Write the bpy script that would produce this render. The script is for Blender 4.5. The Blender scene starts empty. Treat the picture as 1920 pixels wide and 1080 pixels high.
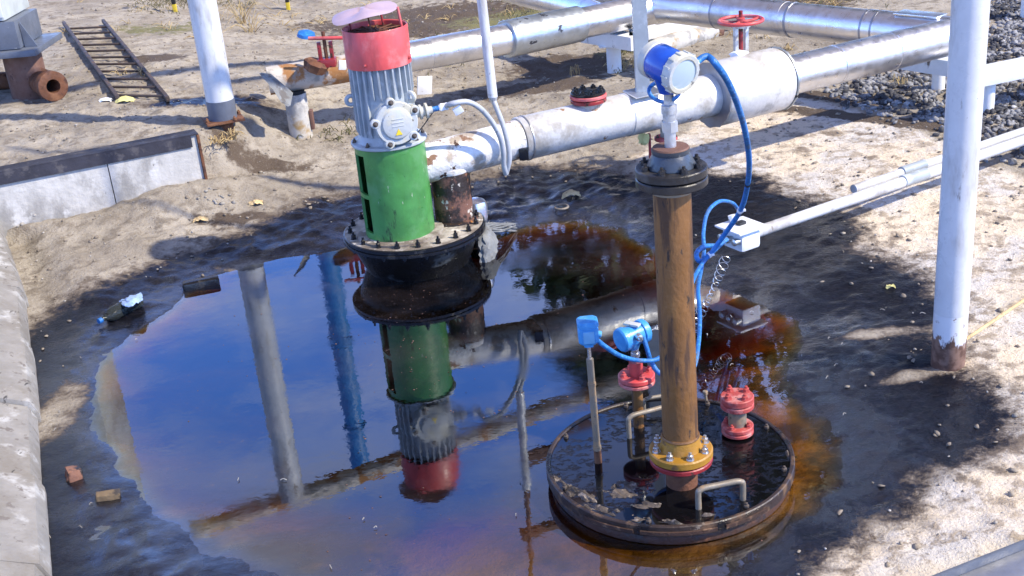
import bpy, bmesh, math, random
import numpy as np
from mathutils import Vector, Matrix
# ------------------------------------------------------------------ camera, sky, sun, exposure
sc = bpy.context.scene
COL = sc.collection
CAM_H, FPX, PITCH, ROLL = 2.2, 2300.0, 0.40614, -0.091452
_f = np.array([0, math.cos(PITCH), -math.sin(PITCH)]); _u0 = np.array([0, math.sin(PITCH), math.cos(PITCH)]); _x0 = np.array([1., 0, 0])
CX = _x0*math.cos(ROLL) + _u0*math.sin(ROLL); CU = _u0*math.cos(ROLL) - _x0*math.sin(ROLL)
cam = bpy.data.cameras.new('camera'); camo = bpy.data.objects.new('camera', cam); COL.objects.link(camo)
cam.sensor_width = 36; cam.lens = FPX/1920*36; cam.clip_start = .05; cam.clip_end = 2000
m = Matrix.Identity(4)
for i in range(3):
    m[i][0], m[i][1], m[i][2] = CX[i], CU[i], -_f[i]
m[2][3] = CAM_H
camo.matrix_world = m
sc.camera = camo
SUN_AZ, SUN_EL = math.radians(-22), math.radians(43)          # azimuth counted from +x towards +y
sd = Vector((math.cos(SUN_EL)*math.cos(SUN_AZ), math.cos(SUN_EL)*math.sin(SUN_AZ), math.sin(SUN_EL)))
w = bpy.data.worlds.new('World'); sc.world = w; w.use_nodes = True
nt = w.node_tree; nd = nt.nodes; lk = nt.links
bg = nd['Background']; bg.inputs['Strength'].default_value = .15
sky = nd.new('ShaderNodeTexSky'); sky.sky_type = 'NISHITA'; sky.sun_disc = False
sky.sun_elevation = SUN_EL; sky.sun_rotation = math.pi/2 - SUN_AZ; sky.air_density = 1.0; sky.dust_density = .3; sky.ozone_density = 3
tc = nd.new('ShaderNodeTexCoord'); mp = nd.new('ShaderNodeMapping'); mp.inputs['Scale'].default_value = (1.6, 1.6, 4.2)
nz = nd.new('ShaderNodeTexNoise'); nz.inputs['Scale'].default_value = 4.6; nz.inputs['Detail'].default_value = 7; nz.inputs['Roughness'].default_value = .58
rp = nd.new('ShaderNodeValToRGB'); rp.color_ramp.elements[0].position = .40; rp.color_ramp.elements[1].position = .66
rp.color_ramp.elements[1].color = (.62, .62, .62, 1)
mx = nd.new('ShaderNodeMix'); mx.data_type = 'RGBA'; mx.inputs[7].default_value = (6.0, 6.6, 9.0, 1)
lk.new(tc.outputs['Generated'], mp.inputs[0]); lk.new(mp.outputs[0], nz.inputs[0]); lk.new(nz.outputs[0], rp.inputs[0])
lk.new(rp.outputs[0], mx.inputs[0]); tn = nd.new('ShaderNodeMix'); tn.data_type = 'RGBA'; tn.blend_type = 'MULTIPLY'; tn.inputs[0].default_value = 1; tn.inputs[7].default_value = (1.0, 1.5, 2.7, 1)
lk.new(sky.outputs[0], tn.inputs[6]); lk.new(tn.outputs[2], mx.inputs[6]); sxyz = nd.new('ShaderNodeSeparateXYZ'); lk.new(tc.outputs['Generated'], sxyz.inputs[0])
ad = nd.new('ShaderNodeMath'); ad.operation = 'MULTIPLY_ADD'; ad.inputs[1].default_value = .30; lk.new(nz.outputs[0], ad.inputs[0]); lk.new(sxyz.outputs[2], ad.inputs[2])
mr = nd.new('ShaderNodeMapRange'); mr.interpolation_type = 'SMOOTHSTEP'; mr.inputs[1].default_value = .64; mr.inputs[2].default_value = .84; lk.new(ad.outputs[0], mr.inputs[0])
mh = nd.new('ShaderNodeMix'); mh.data_type = 'RGBA'; mh.inputs[7].default_value = (1.2, 1.08, 1.42, 1)          # a veil of high cloud overhead
lk.new(mr.outputs[0], mh.inputs[0]); lk.new(mx.outputs[2], mh.inputs[6]); lk.new(mh.outputs[2], bg.inputs[0])
sl = bpy.data.lights.new('sun', 'SUN'); sl.energy = 4.5; sl.angle = math.radians(1.2); sl.color = (1, .91, .77)
so = bpy.data.objects.new('sun', sl); COL.objects.link(so); so.rotation_euler = sd.to_track_quat('Z', 'Y').to_euler()
sc.view_settings.view_transform = 'Standard'; sc.view_settings.look = 'None'; sc.view_settings.gamma = 1
sc.view_settings.exposure = .60
sc.render.engine = 'CYCLES'; sc.cycles.use_denoising = True; sc.cycles.max_bounces = 8; sc.cycles.transparent_max_bounces = 8
sc.cycles.caustics_reflective = False; sc.cycles.caustics_refractive = False

R = random.Random(7)
# ------------------------------------------------------------------ photo pixel -> place (solves where a thing stands)
def _d(px, py): return (px-960)/FPX*CX + (540-py)/FPX*CU + _f
def G(px, py, z=0.):                       # point on the level z
    d = _d(px, py); t = (z-CAM_H)/d[2]
    return Vector((d[0]*t, d[1]*t, z))
def Y(px, py, y):                          # point in the upright plane at distance y
    d = _d(px, py); t = y/d[1]
    return Vector((d[0]*t, y, CAM_H + d[2]*t))
# ------------------------------------------------------------------ noise
def _hash(ix, iy, s):
    h = (ix.astype(np.int64)*374761393 + iy.astype(np.int64)*668265263 + s*974634777) & 0x7fffffff
    h = ((h ^ (h >> 13))*1274126177) & 0x7fffffff
    return ((h ^ (h >> 16)) & 0xffff)/65535.
def vn(x, y, s=0):
    ix, iy = np.floor(x), np.floor(y); fx, fy = x-ix, y-iy
    fx = fx*fx*(3-2*fx); fy = fy*fy*(3-2*fy)
    a, b, c, d = _hash(ix, iy, s), _hash(ix+1, iy, s), _hash(ix, iy+1, s), _hash(ix+1, iy+1, s)
    return a + (b-a)*fx + (c-a)*fy + (a-b-c+d)*fx*fy
def fbm(x, y, o=4, s=0, g=.5):
    v = 0; a = 1; t = 0
    for i in range(o):
        v = v + a*vn(x*2**i + 13.7*i, y*2**i - 7.1*i, s+i); t += a; a *= g
    return v/t - .5
def sstep(a, b, x):
    t = np.clip((x-a)/(b-a), 0, 1); return t*t*(3-2*t)
def sdpoly(x, y, P):                       # signed distance, positive inside
    d = np.full(x.shape, 1e9); ins = np.zeros(x.shape, bool); n = len(P)
    for i in range(n):
        ax, ay = P[i][:2]; bx, by = P[(i+1) % n][:2]
        ex, ey = bx-ax, by-ay; wx, wy = x-ax, y-ay
        t = np.clip((wx*ex+wy*ey)/(ex*ex+ey*ey+1e-12), 0, 1)
        d = np.minimum(d, (wx-ex*t)**2 + (wy-ey*t)**2)
        c = ((ay <= y) & (by > y)) | ((by <= y) & (ay > y))
        ins ^= c & (x < ax + (y-ay)/(by-ay+1e-12)*ex)
    d = np.sqrt(d); return np.where(ins, d, -d)
def pixpoly(L, z=0.): return [tuple(G(a, b, z)) for a, b in L]
POND = pixpoly([(425, 516), (470, 502), (560, 488), (640, 474), (720, 440), (880, 440), (945, 432), (1010, 414), (1090, 412), (1170, 425), (1228, 470),
                (1290, 530), (1370, 556), (1440, 580), (1512, 602), (1500, 640), (1488, 668), (1464, 700), (1490, 745), (1540, 785), (1570, 830), (1580, 880),
                (1562, 930), (1522, 975), (1450, 1030), (1370, 1085), (1200, 1140), (900, 1150), (600, 1130), (440, 1075), (330, 985), (286, 930), (235, 870), (185, 800),
                (205, 735), (190, 680), (255, 620), (330, 562)])
STAIN = pixpoly([(330, 505), (420, 470), (545, 425), (600, 395), (640, 400), (720, 380), (890, 372), (960, 366), (1010, 345), (1130, 348), (1200, 370), (1300, 352), (1400, 362), (1440, 395),
                 (1535, 430), (1560, 485), (1640, 515), (1690, 545), (1700, 600), (1650, 640), (1720, 690), (1790, 740), (1815, 795), (1750, 850), (1690, 880), (1630, 945),
                 (1540, 990), (1460, 1040), (1370, 1110), (1000, 1260), (300, 1260), (80, 1110), (72, 780), (85, 640), (170, 575), (270, 535)])
PALE = pixpoly([(1230, 345), (1180, 300), (1300, 230), (1490, 180), (1770, 275), (1930, 340), (2300, 500), (2300, 1400), (1300, 1400), (1440, 1040), (1640, 940), (1780, 830), (1830, 740),
                (1700, 640), (1690, 540), (1560, 480), (1440, 390)], .05)
SPILL = pixpoly([(860, 380), (960, 362), (1010, 342), (1100, 338), (1250, 360), (1310, 430), (1330, 540), (1150, 470), (1000, 430), (880, 440)])
# ------------------------------------------------------------------ the lie of the land
CE = np.array([-1.69, 6.73]); CUV = np.array([.92, .392]); CUV /= np.hypot(*CUV); CN = np.array([-CUV[1], CUV[0]])   # line of the concrete kerb wall
def ground_z(x, y, fine=True):
    x = np.asarray(x, float); y = np.asarray(y, float)
    wob = fbm(x*2.3, y*2.3, 4, 3)*.16 + fbm(x*11, y*11, 3, 5)*.035
    s0 = sdpoly(x, y, POND); s = s0 + wob*np.clip(1.2-abs(s0)*2, .3, 1)
    right = sstep(.3, 1.1, x)*sstep(3., 3.6, y); back = sstep(5.6, 6.0, y)
    front = 1-sstep(3.2, 3.9, y)
    slope = .30*(1-right) + (.07+.25*sstep(4.1, 4.6, y))*right; slope = slope*(1-back*.25)*(1-front*.8)
    mx_ = np.where(s > 0, .17*(1-right)+(.026+.10*sstep(4.1, 4.6, y))*right, (.05+.09*sstep(4.9, 5.8, y))*(1-right)+.022*right)*(1-front*.86)
    low = np.where(s < 0, (.05+.035*sstep(4.9, 5.8, y))*(1-np.exp(s/.55)) , -np.minimum(s*slope, mx_))
    a = (x-CE[0])*CUV[0] + (y-CE[1])*CUV[1]; b = (x-CE[0])*CN[0] + (y-CE[1])*CN[1]
    wd = .05 + .75*sstep(0, 1.0, a)
    wgt = sstep(-wd, wd, b-wd*.75-.03)
    hp = .40 - .29*sstep(-.1, 2.6, a)
    z = low*(1-wgt) + np.maximum(hp, low)*wgt
    # mound of soil against the wall foot, higher at its right end
    z = z + .10*np.exp(-((a+.1)/.45)**2 - ((b+.1)/.22)**2)*(1-wgt) + .03*np.exp(-((a+1.0)/.3)**2 - ((b+.1)/.2)**2)*(1-wgt)
    bxl = np.interp(y, [.6, 2.5, 3.15, 4.22, 5.4, 6.5], [-.6, -1.28, -1.486, -1.86, -2.29, -2.80]); flat = np.where(y < 6.3, sstep(.02, .30, x-bxl), 1)
    z = z*np.maximum(flat, .15)
    if fine:
        dry = sstep(-.02, .25, -s)*flat
        z = z + fbm(x*3.1, y*3.1, 4, 11)*.045*dry*(1-.5*right) + fbm(x*8, y*8, 3, 29)*.016*dry*(1-.85*right) + fbm(x*17, y*17, 3, 21)*(.004+.024*dry*(1-.8*right)) + fbm(x*45, y*45, 2, 23)*.006*(.5+dry)
    return z
def gz(x, y): return float(ground_z(np.array([x]), np.array([y]))[0])
def GP(px, py):                            # point of the ground seen at a pixel
    z = .1
    for _ in range(12):
        p = G(px, py, z); z = .5*z + .5*gz(p.x, p.y)
    p = G(px, py, z); return p
# ------------------------------------------------------------------ materials
MATS = {}
def N(t, k, **kw):
    n = t.nodes.new(k)
    for a, v in kw.items():
        n.inputs[a].default_value = v
    return n
def mix(t, fac, a, b):
    n = t.nodes.new('ShaderNodeMix'); n.data_type = 'RGBA'
    for sock, v in ((0, fac), (6, a), (7, b)):
        if hasattr(v, 'is_linked') or isinstance(v, bpy.types.NodeSocket): t.links.new(v, n.inputs[sock])
        else: n.inputs[sock].default_value = v if sock == 0 else (*v, 1)
    return n.outputs[2]
def noise(t, scale, detail=5, rough=.55, stretch=(1, 1, 1), off=0, coord='Object'):
    c = t.nodes.new('ShaderNodeTexCoord'); p = t.nodes.new('ShaderNodeMapping'); p.inputs['Scale'].default_value = stretch; p.inputs['Location'].default_value = (off, off*1.7, off*.6)
    n = t.nodes.new('ShaderNodeTexNoise'); n.inputs['Scale'].default_value = scale; n.inputs['Detail'].default_value = detail; n.inputs['Roughness'].default_value = rough
    t.links.new(c.outputs[coord], p.inputs[0]); t.links.new(p.outputs[0], n.inputs[0]); return n.outputs[0]
def ramp(t, v, lo, hi):
    n = t.nodes.new('ShaderNodeMapRange'); n.interpolation_type = 'SMOOTHSTEP'; n.inputs[1].default_value = lo; n.inputs[2].default_value = hi
    t.links.new(v, n.inputs[0]); return n.outputs[0]
def math_(t, op, a, b=0.):
    n = t.nodes.new('ShaderNodeMath'); n.operation = op
    n.inputs[2].default_value = .5
    for i, v in ((0, a), (1, b)):
        if isinstance(v, bpy.types.NodeSocket): t.links.new(v, n.inputs[i])
        else: n.inputs[i].default_value = v
    return n.outputs[0]
def mat(name, col, rough=.5, metal=0., var=.25, vs=9, layers=(), bump=(60, .15), coat=0., stretch=(1, 1, 1), spec=.5):
    """paint / metal / stone: base colour with slow variation, then layers (colour, scale, threshold, softness, rough, metal, stretch)"""
    mt = bpy.data.materials.new(name); mt.use_nodes = True; t = mt.node_tree; b = t.nodes['Principled BSDF']
    dark = tuple(c*(1-var) for c in col); lite = tuple(min(1, c*(1+var)) for c in col)
    c = mix(t, ramp(t, noise(t, vs, 6, .6, stretch), .3, .7), dark, lite)
    r = None; mt_ = None
    rn = ramp(t, noise(t, vs*2.3, 5, .6, stretch, 4), .25, .75)
    n = t.nodes.new('ShaderNodeMapRange'); n.inputs[3].default_value = max(.02, rough*.75); n.inputs[4].default_value = min(1, rough*1.3); t.links.new(rn, n.inputs[0]); r = n.outputs[0]
    met = None
    for i, L in enumerate(layers):
        lc, ls, th, sf, lr, lm, st = (list(L) + [None]*7)[:7]
        f = ramp(t, noise(t, ls, 7, .62, st or (1, 1, 1), 3.1*(i+1)), th-sf, th+sf)
        c = mix(t, f, c, lc)
        k = t.nodes.new('ShaderNodeMix'); k.data_type = 'FLOAT'; t.links.new(f, k.inputs[0]); t.links.new(r, k.inputs[2]); k.inputs[3].default_value = lr if lr is not None else .7; r = k.outputs[0]
        k = t.nodes.new('ShaderNodeMix'); k.data_type = 'FLOAT'; t.links.new(f, k.inputs[0]); k.inputs[3].default_value = lm or 0.
        if met is None: k.inputs[2].default_value = metal
        else: t.links.new(met, k.inputs[2])
        met = k.outputs[0]
    t.links.new(c, b.inputs['Base Color']); t.links.new(r, b.inputs['Roughness'])
    if met is None: b.inputs['Metallic'].default_value = metal
    else: t.links.new(met, b.inputs['Metallic'])
    b.inputs['Coat Weight'].default_value = coat; b.inputs['Coat Roughness'].default_value = .15
    b.inputs['Specular IOR Level'].default_value = spec
    if bump:
        bn = t.nodes.new('ShaderNodeBump'); bn.inputs['Strength'].default_value = bump[1]; bn.inputs['Distance'].default_value = .01
        t.links.new(noise(t, bump[0], 6, .6, stretch, 9), bn.inputs['Height']); t.links.new(bn.outputs[0], b.inputs['Normal'])
    MATS[name] = mt; return mt
RUST = (.13, .05, .022); DRUST = (.055, .022, .013); DIRT = (.16, .12, .085)
mat('white_paint', (.78, .78, .76), .35, layers=[(DIRT, 9, .66, .05, .8, 0, (1, 1, .4)), (RUST, 26, .70, .02, .8)], var=.06)
mat('pole_white', (.60, .61, .61), .3, layers=[((.36, .34, .315), 6, .57, .08, .6, 0, (1, 1, .25)), (DIRT, 14, .65, .04, .8, 0, (1, 1, .3)), ((.12, .08, .06), 42, .70, .015, .8, 0, (1, 1, .6))], var=.06, bump=(18, .12))
mat('pipe_white', (.71, .70, .67), .42, .28, layers=[((.36, .33, .28), 5, .56, .1, .7), ((.30, .17, .08), 9, .68, .03, .85), ((.05, .04, .035), 34, .72, .015, .8)], var=.08, bump=(40, .25))
mat('peeling_white', (.72, .70, .66), .45, layers=[((.40, .33, .25), 9, .55, .06, .8), ((.22, .12, .07), 6, .60, .015, .85), (DRUST, 11, .63, .012, .85)], var=.1, bump=(45, .5))
mat('cladding', (.80, .80, .81), .33, .95, layers=[((.50, .50, .52), 5, .64, .1, .4, .9), ((.22, .19, .16), 30, .74, .02, .8)], var=.07, bump=(5, .35))
mat('dull_cladding', (.50, .54, .56), .36, .85, layers=[((.02, .02, .025), 7, .62, .02, .5, 0, (1, 1, 2)), ((.2, .2, .2), 25, .7, .04, .6)], var=.12, bump=(7, .3))
mat('steel_cap', (.36, .37, .40), .38, .75, var=.12, layers=[(RUST, 20, .73, .03, .8)])
mat('grey_paint', (.35, .385, .40), .36, layers=[((.50, .54, .56), 12, .6, .08, .5), ((.14, .13, .12), 40, .72, .02, .8)], var=.1, bump=(50, .12))
mat('light_grey_paint', (.46, .48, .47), .4, layers=[((.52, .49, .38), 11, .54, .08, .6), ((.16, .15, .135), 40, .66, .03, .8)], var=.08, bump=(50, .2))
mat('red_paint', (.60, .072, .068), .45, layers=[((.62, .22, .21), 7, .56, .12, .65), ((.28, .04, .04), 5, .60, .1, .6, 0, (1, 1, .3)), ((.10, .015, .015), 30, .70, .015, .8)], var=.1, bump=(30, .06), coat=.1)
mat('faded_red', (.42, .065, .055), .5, layers=[((.50, .20, .18), 18, .56, .08, .7), ((.09, .03, .02), 44, .66, .03, .85)], var=.15, bump=(70, .3))
mat('dark_red', (.26, .022, .024), .4, layers=[(DRUST, 25, .58, .04, .8)], var=.2, bump=(60, .3))
mat('lilac_paint', (.46, .35, .42), .5, layers=[((.50, .36, .34), 12, .64, .07, .8), (RUST, 40, .74, .02, .8)], var=.1)
mat('green_paint', (.06, .225, .055), .34, layers=[((.09, .26, .09), 10, .6, .1, .5), ((.012, .04, .015), 14, .66, .04, .7, 0, (1, 1, .35)), ((.42, .46, .36), 40, .70, .012, .7, 0, (1.6, 1.6, .4)), ((.20, .15, .08), 26, .71, .02, .8)], var=.2, bump=(30, .12), coat=.15)
mat('dark_inside', (.012, .012, .012), .8)
mat('oily_black', (.008, .008, .009), .22, layers=[((.035, .033, .03), 12, .6, .06, .5), ((.16, .15, .13), 30, .74, .03, .8)], var=.3, bump=(22, .3))
mat('tank_black', (.007, .007, .008), .3, layers=[((.055, .062, .066), 6, .60, .06, .5, 0, (1, 1, 2.2)), ((.006, .006, .006), 9, .55, .05, .3)], var=.3, bump=(25, .5), spec=.25)
mat('dusty_plate', (.38, .34, .28), .75, layers=[((.15, .12, .09), 8, .5, .08, .8), ((.56, .52, .45), 18, .62, .05, .8), ((.03, .025, .02), 22, .66, .03, .6)], var=.2, bump=(50, .6))
mat('strip_rust', (.045, .022, .014), .7, layers=[((.20, .12, .07), 16, .60, .05, .8)], var=.3, bump=(50, .5))
mat('rim_rust', (.05, .019, .010), .6, layers=[((.012, .009, .008), 7, .52, .06, .4), ((.13, .055, .025), 22, .62, .05, .8)], var=.3, bump=(50, .5))
mat('lid_rim', (.035, .022, .016), .42, layers=[((.13, .075, .04), 12, .58, .05, .7), ((.22, .17, .12), 30, .66, .03, .85), ((.010, .009, .009), 8, .56, .05, .25)], var=.3, bump=(40, .4))
mat('lid_dirt', (.085, .066, .052), .85, layers=[((.24, .20, .165), 30, .57, .04, .9), ((.018, .015, .013), 18, .55, .06, .5)], var=.25, bump=(60, .8))
mat('bolt_steel', (.15, .12, .095), .5, .4, layers=[((.05, .035, .025), 90, .5, .1, .8)], var=.3)
mat('bright_steel', (.62, .62, .60), .3, .9, layers=[((.3, .25, .2), 60, .64, .05, .7)], var=.15)
mat('galvanised', (.58, .60, .62), .4, .7, layers=[((.36, .33, .28), 18, .6, .08, .7)], var=.12)
mat('worn_galvanised', (.235, .20, .15), .5, .3, layers=[((.30, .20, .11), 20, .55, .08, .7), ((.08, .05, .03), 45, .66, .03, .8)], var=.18)
mat('peel_black', (.022, .014, .012), .5, layers=[((.16, .075, .05), 10, .52, .04, .7), ((.55, .50, .42), 14, .60, .02, .7), ((.40, .16, .03), 30, .64, .02, .8)], var=.3, bump=(40, .5))
mat('plastic_scrap', (.30, .42, .62), .35, var=.15)
mat('pale_blue', (.14, .38, .62), .4, var=.1)
mat('strip_dark', (.040, .040, .052), .75, layers=[((.09, .085, .09), 14, .6, .06, .85)], var=.2, bump=(50, .3), spec=.2)
mat('rust', RUST, .8, layers=[((.22, .10, .045), 10, .58, .08, .85), (DRUST, 18, .58, .08, .85)], var=.25, bump=(50, .5))
mat('rust_column', (.15, .075, .05), .75, layers=[((.24, .13, .09), 6, .6, .1, .85), ((.06, .03, .025), 20, .66, .06, .85)], var=.15, bump=(40, .3))
mat('rust_pipe', (.19, .088, .026), .5, .1, layers=[((.28, .14, .045), 7, .6, .08, .5, .2, (1, 1, .5)), ((.075, .036, .016), 10, .55, .06, .75, 0, (2.2, 2.2, .30)), ((.03, .02, .015), 22, .64, .03, .8, 0, (1.6, 1.6, .5))], var=.18, bump=(70, .35), stretch=(1, 1, .6))
mat('ochre_paint', (.36, .18, .02), .45, layers=[((.16, .08, .025), 18, .62, .05, .8), ((.6, .42, .16), 40, .7, .05, .6)], var=.15, bump=(60, .3))
mat('black_flange', (.022, .021, .022), .32, layers=[((.20, .12, .06), 14, .68, .03, .8), ((.07, .07, .07), 9, .58, .08, .45)], var=.3, bump=(40, .3))
mat('slate_paint', (.045, .055, .07), .3, layers=[((.18, .17, .16), 20, .70, .04, .8)], var=.2)
mat('slate_box', (.11, .125, .155), .45, layers=[((.3, .3, .3), 15, .7, .05, .8)], var=.15)
mat('pale_box', (.50, .53, .50), .5, layers=[((.3, .3, .28), 3, .6, .1, .7)], var=.1)
mat('blue_enamel', (.012, .075, .42), .22, layers=[((.003, .01, .06), 30, .69, .06, .4)], var=.15, coat=.4, bump=None)
mat('sky_blue_enamel', (.045, .27, .60), .34, layers=[((.12, .40, .68), 25, .6, .08, .5), ((.02, .09, .2), 60, .68, .05, .7)], var=.12, bump=(60, .2))
mat('cable_blue', (.016, .14, .42), .45, layers=[((.10, .13, .17), 14, .62, .08, .8), ((.06, .28, .58), 70, .58, .06, .5)], var=.2, bump=(120, .3))
mat('cable_grey', (.40, .42, .44), .5, layers=[((.22, .21, .2), 30, .63, .05, .7)], var=.12)
mat('glass_face', (.40, .50, .54), .08, 0, var=.06, vs=3, bump=None, coat=1.)
mat('plastic_white', (.74, .76, .78), .4, layers=[((.4, .38, .34), 30, .68, .05, .7)], var=.06)
mat('sticker_yellow', (.75, .55, .03), .5, var=.05, bump=None)
mat('black_wire', (.02, .02, .02), .5, bump=None)
mat('concrete_wall', (.47, .455, .42), .85, layers=[((.26, .25, .23), 3.5, .56, .08, .9, 0, (1, 1, .6)), ((.54, .53, .50), 7, .62, .06, .9), ((.10, .09, .08), 16, .72, .02, .9, 0, (1.6, 1.6, .5))], var=.1, bump=(40, .5))
mat('concrete_bund', (.255, .24, .215), .85, layers=[((.20, .18, .15), 4, .55, .1, .9), ((.42, .41, .385), 6, .60, .06, .9), ((.06, .055, .05), 9, .655, .02, .9, 0, (3.2, .8, 1)), ((.16, .14, .12), 22, .62, .04, .9)], var=.12, bump=(45, .4))
mat('ladder_iron', (.055, .040, .034), .7, layers=[((.12, .075, .05), 20, .6, .06, .85)], var=.2)
mat('brick', (.25, .12, .075), .85, layers=[((.02, .018, .016), 9, .50, .03, .5)], var=.15, bump=(60, .5))
mat('mud_brick', (.18, .125, .065), .8, layers=[((.05, .04, .03), 18, .55, .06, .6)], var=.2, bump=(60, .5))
mat('pebble', (.29, .265, .225), .85, layers=[((.48, .46, .42), 3, .58, .1, .9), ((.2, .18, .16), 2.3, .62, .1, .9)], var=.25, vs=2.5)
mat('gravel_stone', (.235, .235, .24), .8, layers=[((.05, .05, .055), 6, .50, .03, .8), ((.48, .47, .46), 7, .63, .03, .8)], var=.3, vs=12)
mat('clod', (.20, .165, .125), .95, layers=[((.33, .28, .21), 4, .55, .08, .95)], var=.2, vs=3, bump=(60, .6))
mat('straw', (.50, .37, .17), .8, layers=[((.32, .22, .10), 9, .55, .08, .85)], var=.25, bump=None)
mat('scrub', (.12, .11, .045), .85, layers=[((.22, .17, .08), 5, .55, .08, .85)], var=.3, bump=None)
mat('rag_yellow', (.62, .56, .22), .85, var=.15, bump=(50, .4)); mat('rag_tan', (.58, .43, .22), .85, layers=[((.3, .2, .1), 20, .6, .06, .9)], var=.2, bump=(50, .4))
mat('rag_grey', (.19, .195, .19), .7, layers=[((.12, .11, .1), 10, .58, .06, .8), ((.36, .36, .34), 14, .64, .05, .7)], var=.2, bump=(30, .6))
mat('tree_leaf', (.035, .055, .018), .6, layers=[((.06, .08, .025), 4, .55, .1, .6)], var=.3, bump=None, vs=2); mat('bark', (.10, .075, .055), .9)
mat('post_yellow', (.62, .45, .03), .5); mat('post_black', (.02, .02, .02), .5)
mat('blue_pole', (.03, .20, .50), .4, var=.1)
mat('pale_cover', (.70, .67, .60), .7, layers=[((.35, .27, .18), 12, .64, .05, .8)], var=.08)
mat('rusted_white', (.50, .45, .38), .6, layers=[((.32, .15, .05), 6, .55, .05, .8), ((.26, .25, .22), 10, .58, .06, .7), ((.07, .05, .04), 20, .70, .03, .8)], var=.15, bump=(40, .4))
mat('stub_concrete', (.48, .46, .41), .6, layers=[((.33, .22, .09), 5, .58, .07, .8), ((.28, .27, .25), 9, .58, .06, .7)], var=.12, bump=(30, .4))
def mk_foot(name, zc):
    mt = bpy.data.materials.new(name); mt.use_nodes = True; t = mt.node_tree; b = t.nodes['Principled BSDF']
    c = t.nodes.new('ShaderNodeTexCoord'); x = t.nodes.new('ShaderNodeSeparateXYZ'); t.links.new(c.outputs['Object'], x.inputs[0])
    h = math_(t, 'ADD', x.outputs[2], math_(t, 'MULTIPLY', math_(t, 'SUBTRACT', noise(t, 22, 6, .65, (1, 1, .35)), .5), .22))
    pa = mix(t, ramp(t, noise(t, 30, 5), .60, .66), (.68, .69, .70), (.22, .15, .11)); ru = mix(t, ramp(t, noise(t, 26, 6), .4, .6), (.10, .05, .032), (.22, .13, .09))
    f = ramp(t, h, zc-.008, zc+.008); t.links.new(mix(t, f, ru, pa), b.inputs['Base Color'])
    r = t.nodes.new('ShaderNodeMapRange'); r.inputs[3].default_value = .85; r.inputs[4].default_value = .35; t.links.new(f, r.inputs[0]); t.links.new(r.outputs[0], b.inputs['Roughness']); MATS[name] = mt
mk_foot('rust_foot', .115)
def mk_bottle():
    mt = bpy.data.materials.new('bottle_plastic'); mt.use_nodes = True; b = mt.node_tree.nodes['Principled BSDF']
    b.inputs['Base Color'].default_value = (.10, .115, .11, 1); b.inputs['Roughness'].default_value = .12; b.inputs['Transmission Weight'].default_value = .75; b.inputs['IOR'].default_value = 1.25
    t = mt.node_tree; bn = t.nodes.new('ShaderNodeBump'); bn.inputs['Strength'].default_value = .5; bn.inputs['Distance'].default_value = .01
    t.links.new(noise(t, 40, 3), bn.inputs['Height']); t.links.new(bn.outputs[0], b.inputs['Normal']); MATS['bottle_plastic'] = mt
mk_bottle()
def mk_oil():
    """thin oil over water: Fresnel gloss over an absorbing, tinted see-through body (depth stored per vertex)"""
    mt = bpy.data.materials.new('oil_pool'); mt.use_nodes = True; t = mt.node_tree; t.nodes.clear()
    out = t.nodes.new('ShaderNodeOutputMaterial'); at = t.nodes.new('ShaderNodeAttribute'); at.attribute_name = 'depth'
    cc = t.nodes.new('ShaderNodeCombineColor')
    for i, k in enumerate((-21., -44., -120.)):
        t.links.new(math_(t, 'EXPONENT', math_(t, 'MULTIPLY', at.outputs['Fac'], k)), cc.inputs[i])
    tr = t.nodes.new('ShaderNodeBsdfTransparent'); t.links.new(cc.outputs[0], tr.inputs[0])
    gl = t.nodes.new('ShaderNodeBsdfGlossy'); gl.inputs['Roughness'].default_value = .015; gl.inputs['Color'].default_value = (.92, .96, 1, 1)
    fr = t.nodes.new('ShaderNodeFresnel'); ge = t.nodes.new('ShaderNodeNewGeometry'); t.links.new(math_(t, 'SUBTRACT', 2.15, math_(t, 'MULTIPLY', ge.outputs['Backfacing'], 1.685)), fr.inputs[0])
    bn = t.nodes.new('ShaderNodeBump'); bn.inputs['Strength'].default_value = .02; bn.inputs['Distance'].default_value = .02
    t.links.new(noise(t, 7, 4, .55), bn.inputs['Height'])
    for n in (gl, fr): t.links.new(bn.outputs[0], n.inputs['Normal'])
    ms = t.nodes.new('ShaderNodeMixShader'); t.links.new(fr.outputs[0], ms.inputs[0]); t.links.new(tr.outputs[0], ms.inputs[1]); t.links.new(gl.outputs[0], ms.inputs[2])
    df = t.nodes.new('ShaderNodeBsdfDiffuse'); df.inputs[0].default_value = (.16, .12, .115, 1); m2 = t.nodes.new('ShaderNodeMixShader')
    sc_ = math_(t, 'MULTIPLY', ramp(t, noise(t, 1.7, 6, .6, (1, 1.5, 1), 2), .40, .70), math_(t, 'ADD', .07, math_(t, 'MULTIPLY', ramp(t, noise(t, 38, 5, .7), .58, .68), .30)))
    t.links.new(sc_, m2.inputs[0]); t.links.new(ms.outputs[0], m2.inputs[1]); t.links.new(df.outputs[0], m2.inputs[2]); t.links.new(m2.outputs[0], out.inputs[0])
    t.links.new(math_(t, 'ADD', .008, math_(t, 'MULTIPLY', ramp(t, noise(t, 2.4, 6, .65, (1, 1.3, 1), 6), .42, .75), .10)), gl.inputs['Roughness'])
    MATS['oil_pool'] = mt
mk_oil()
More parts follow.
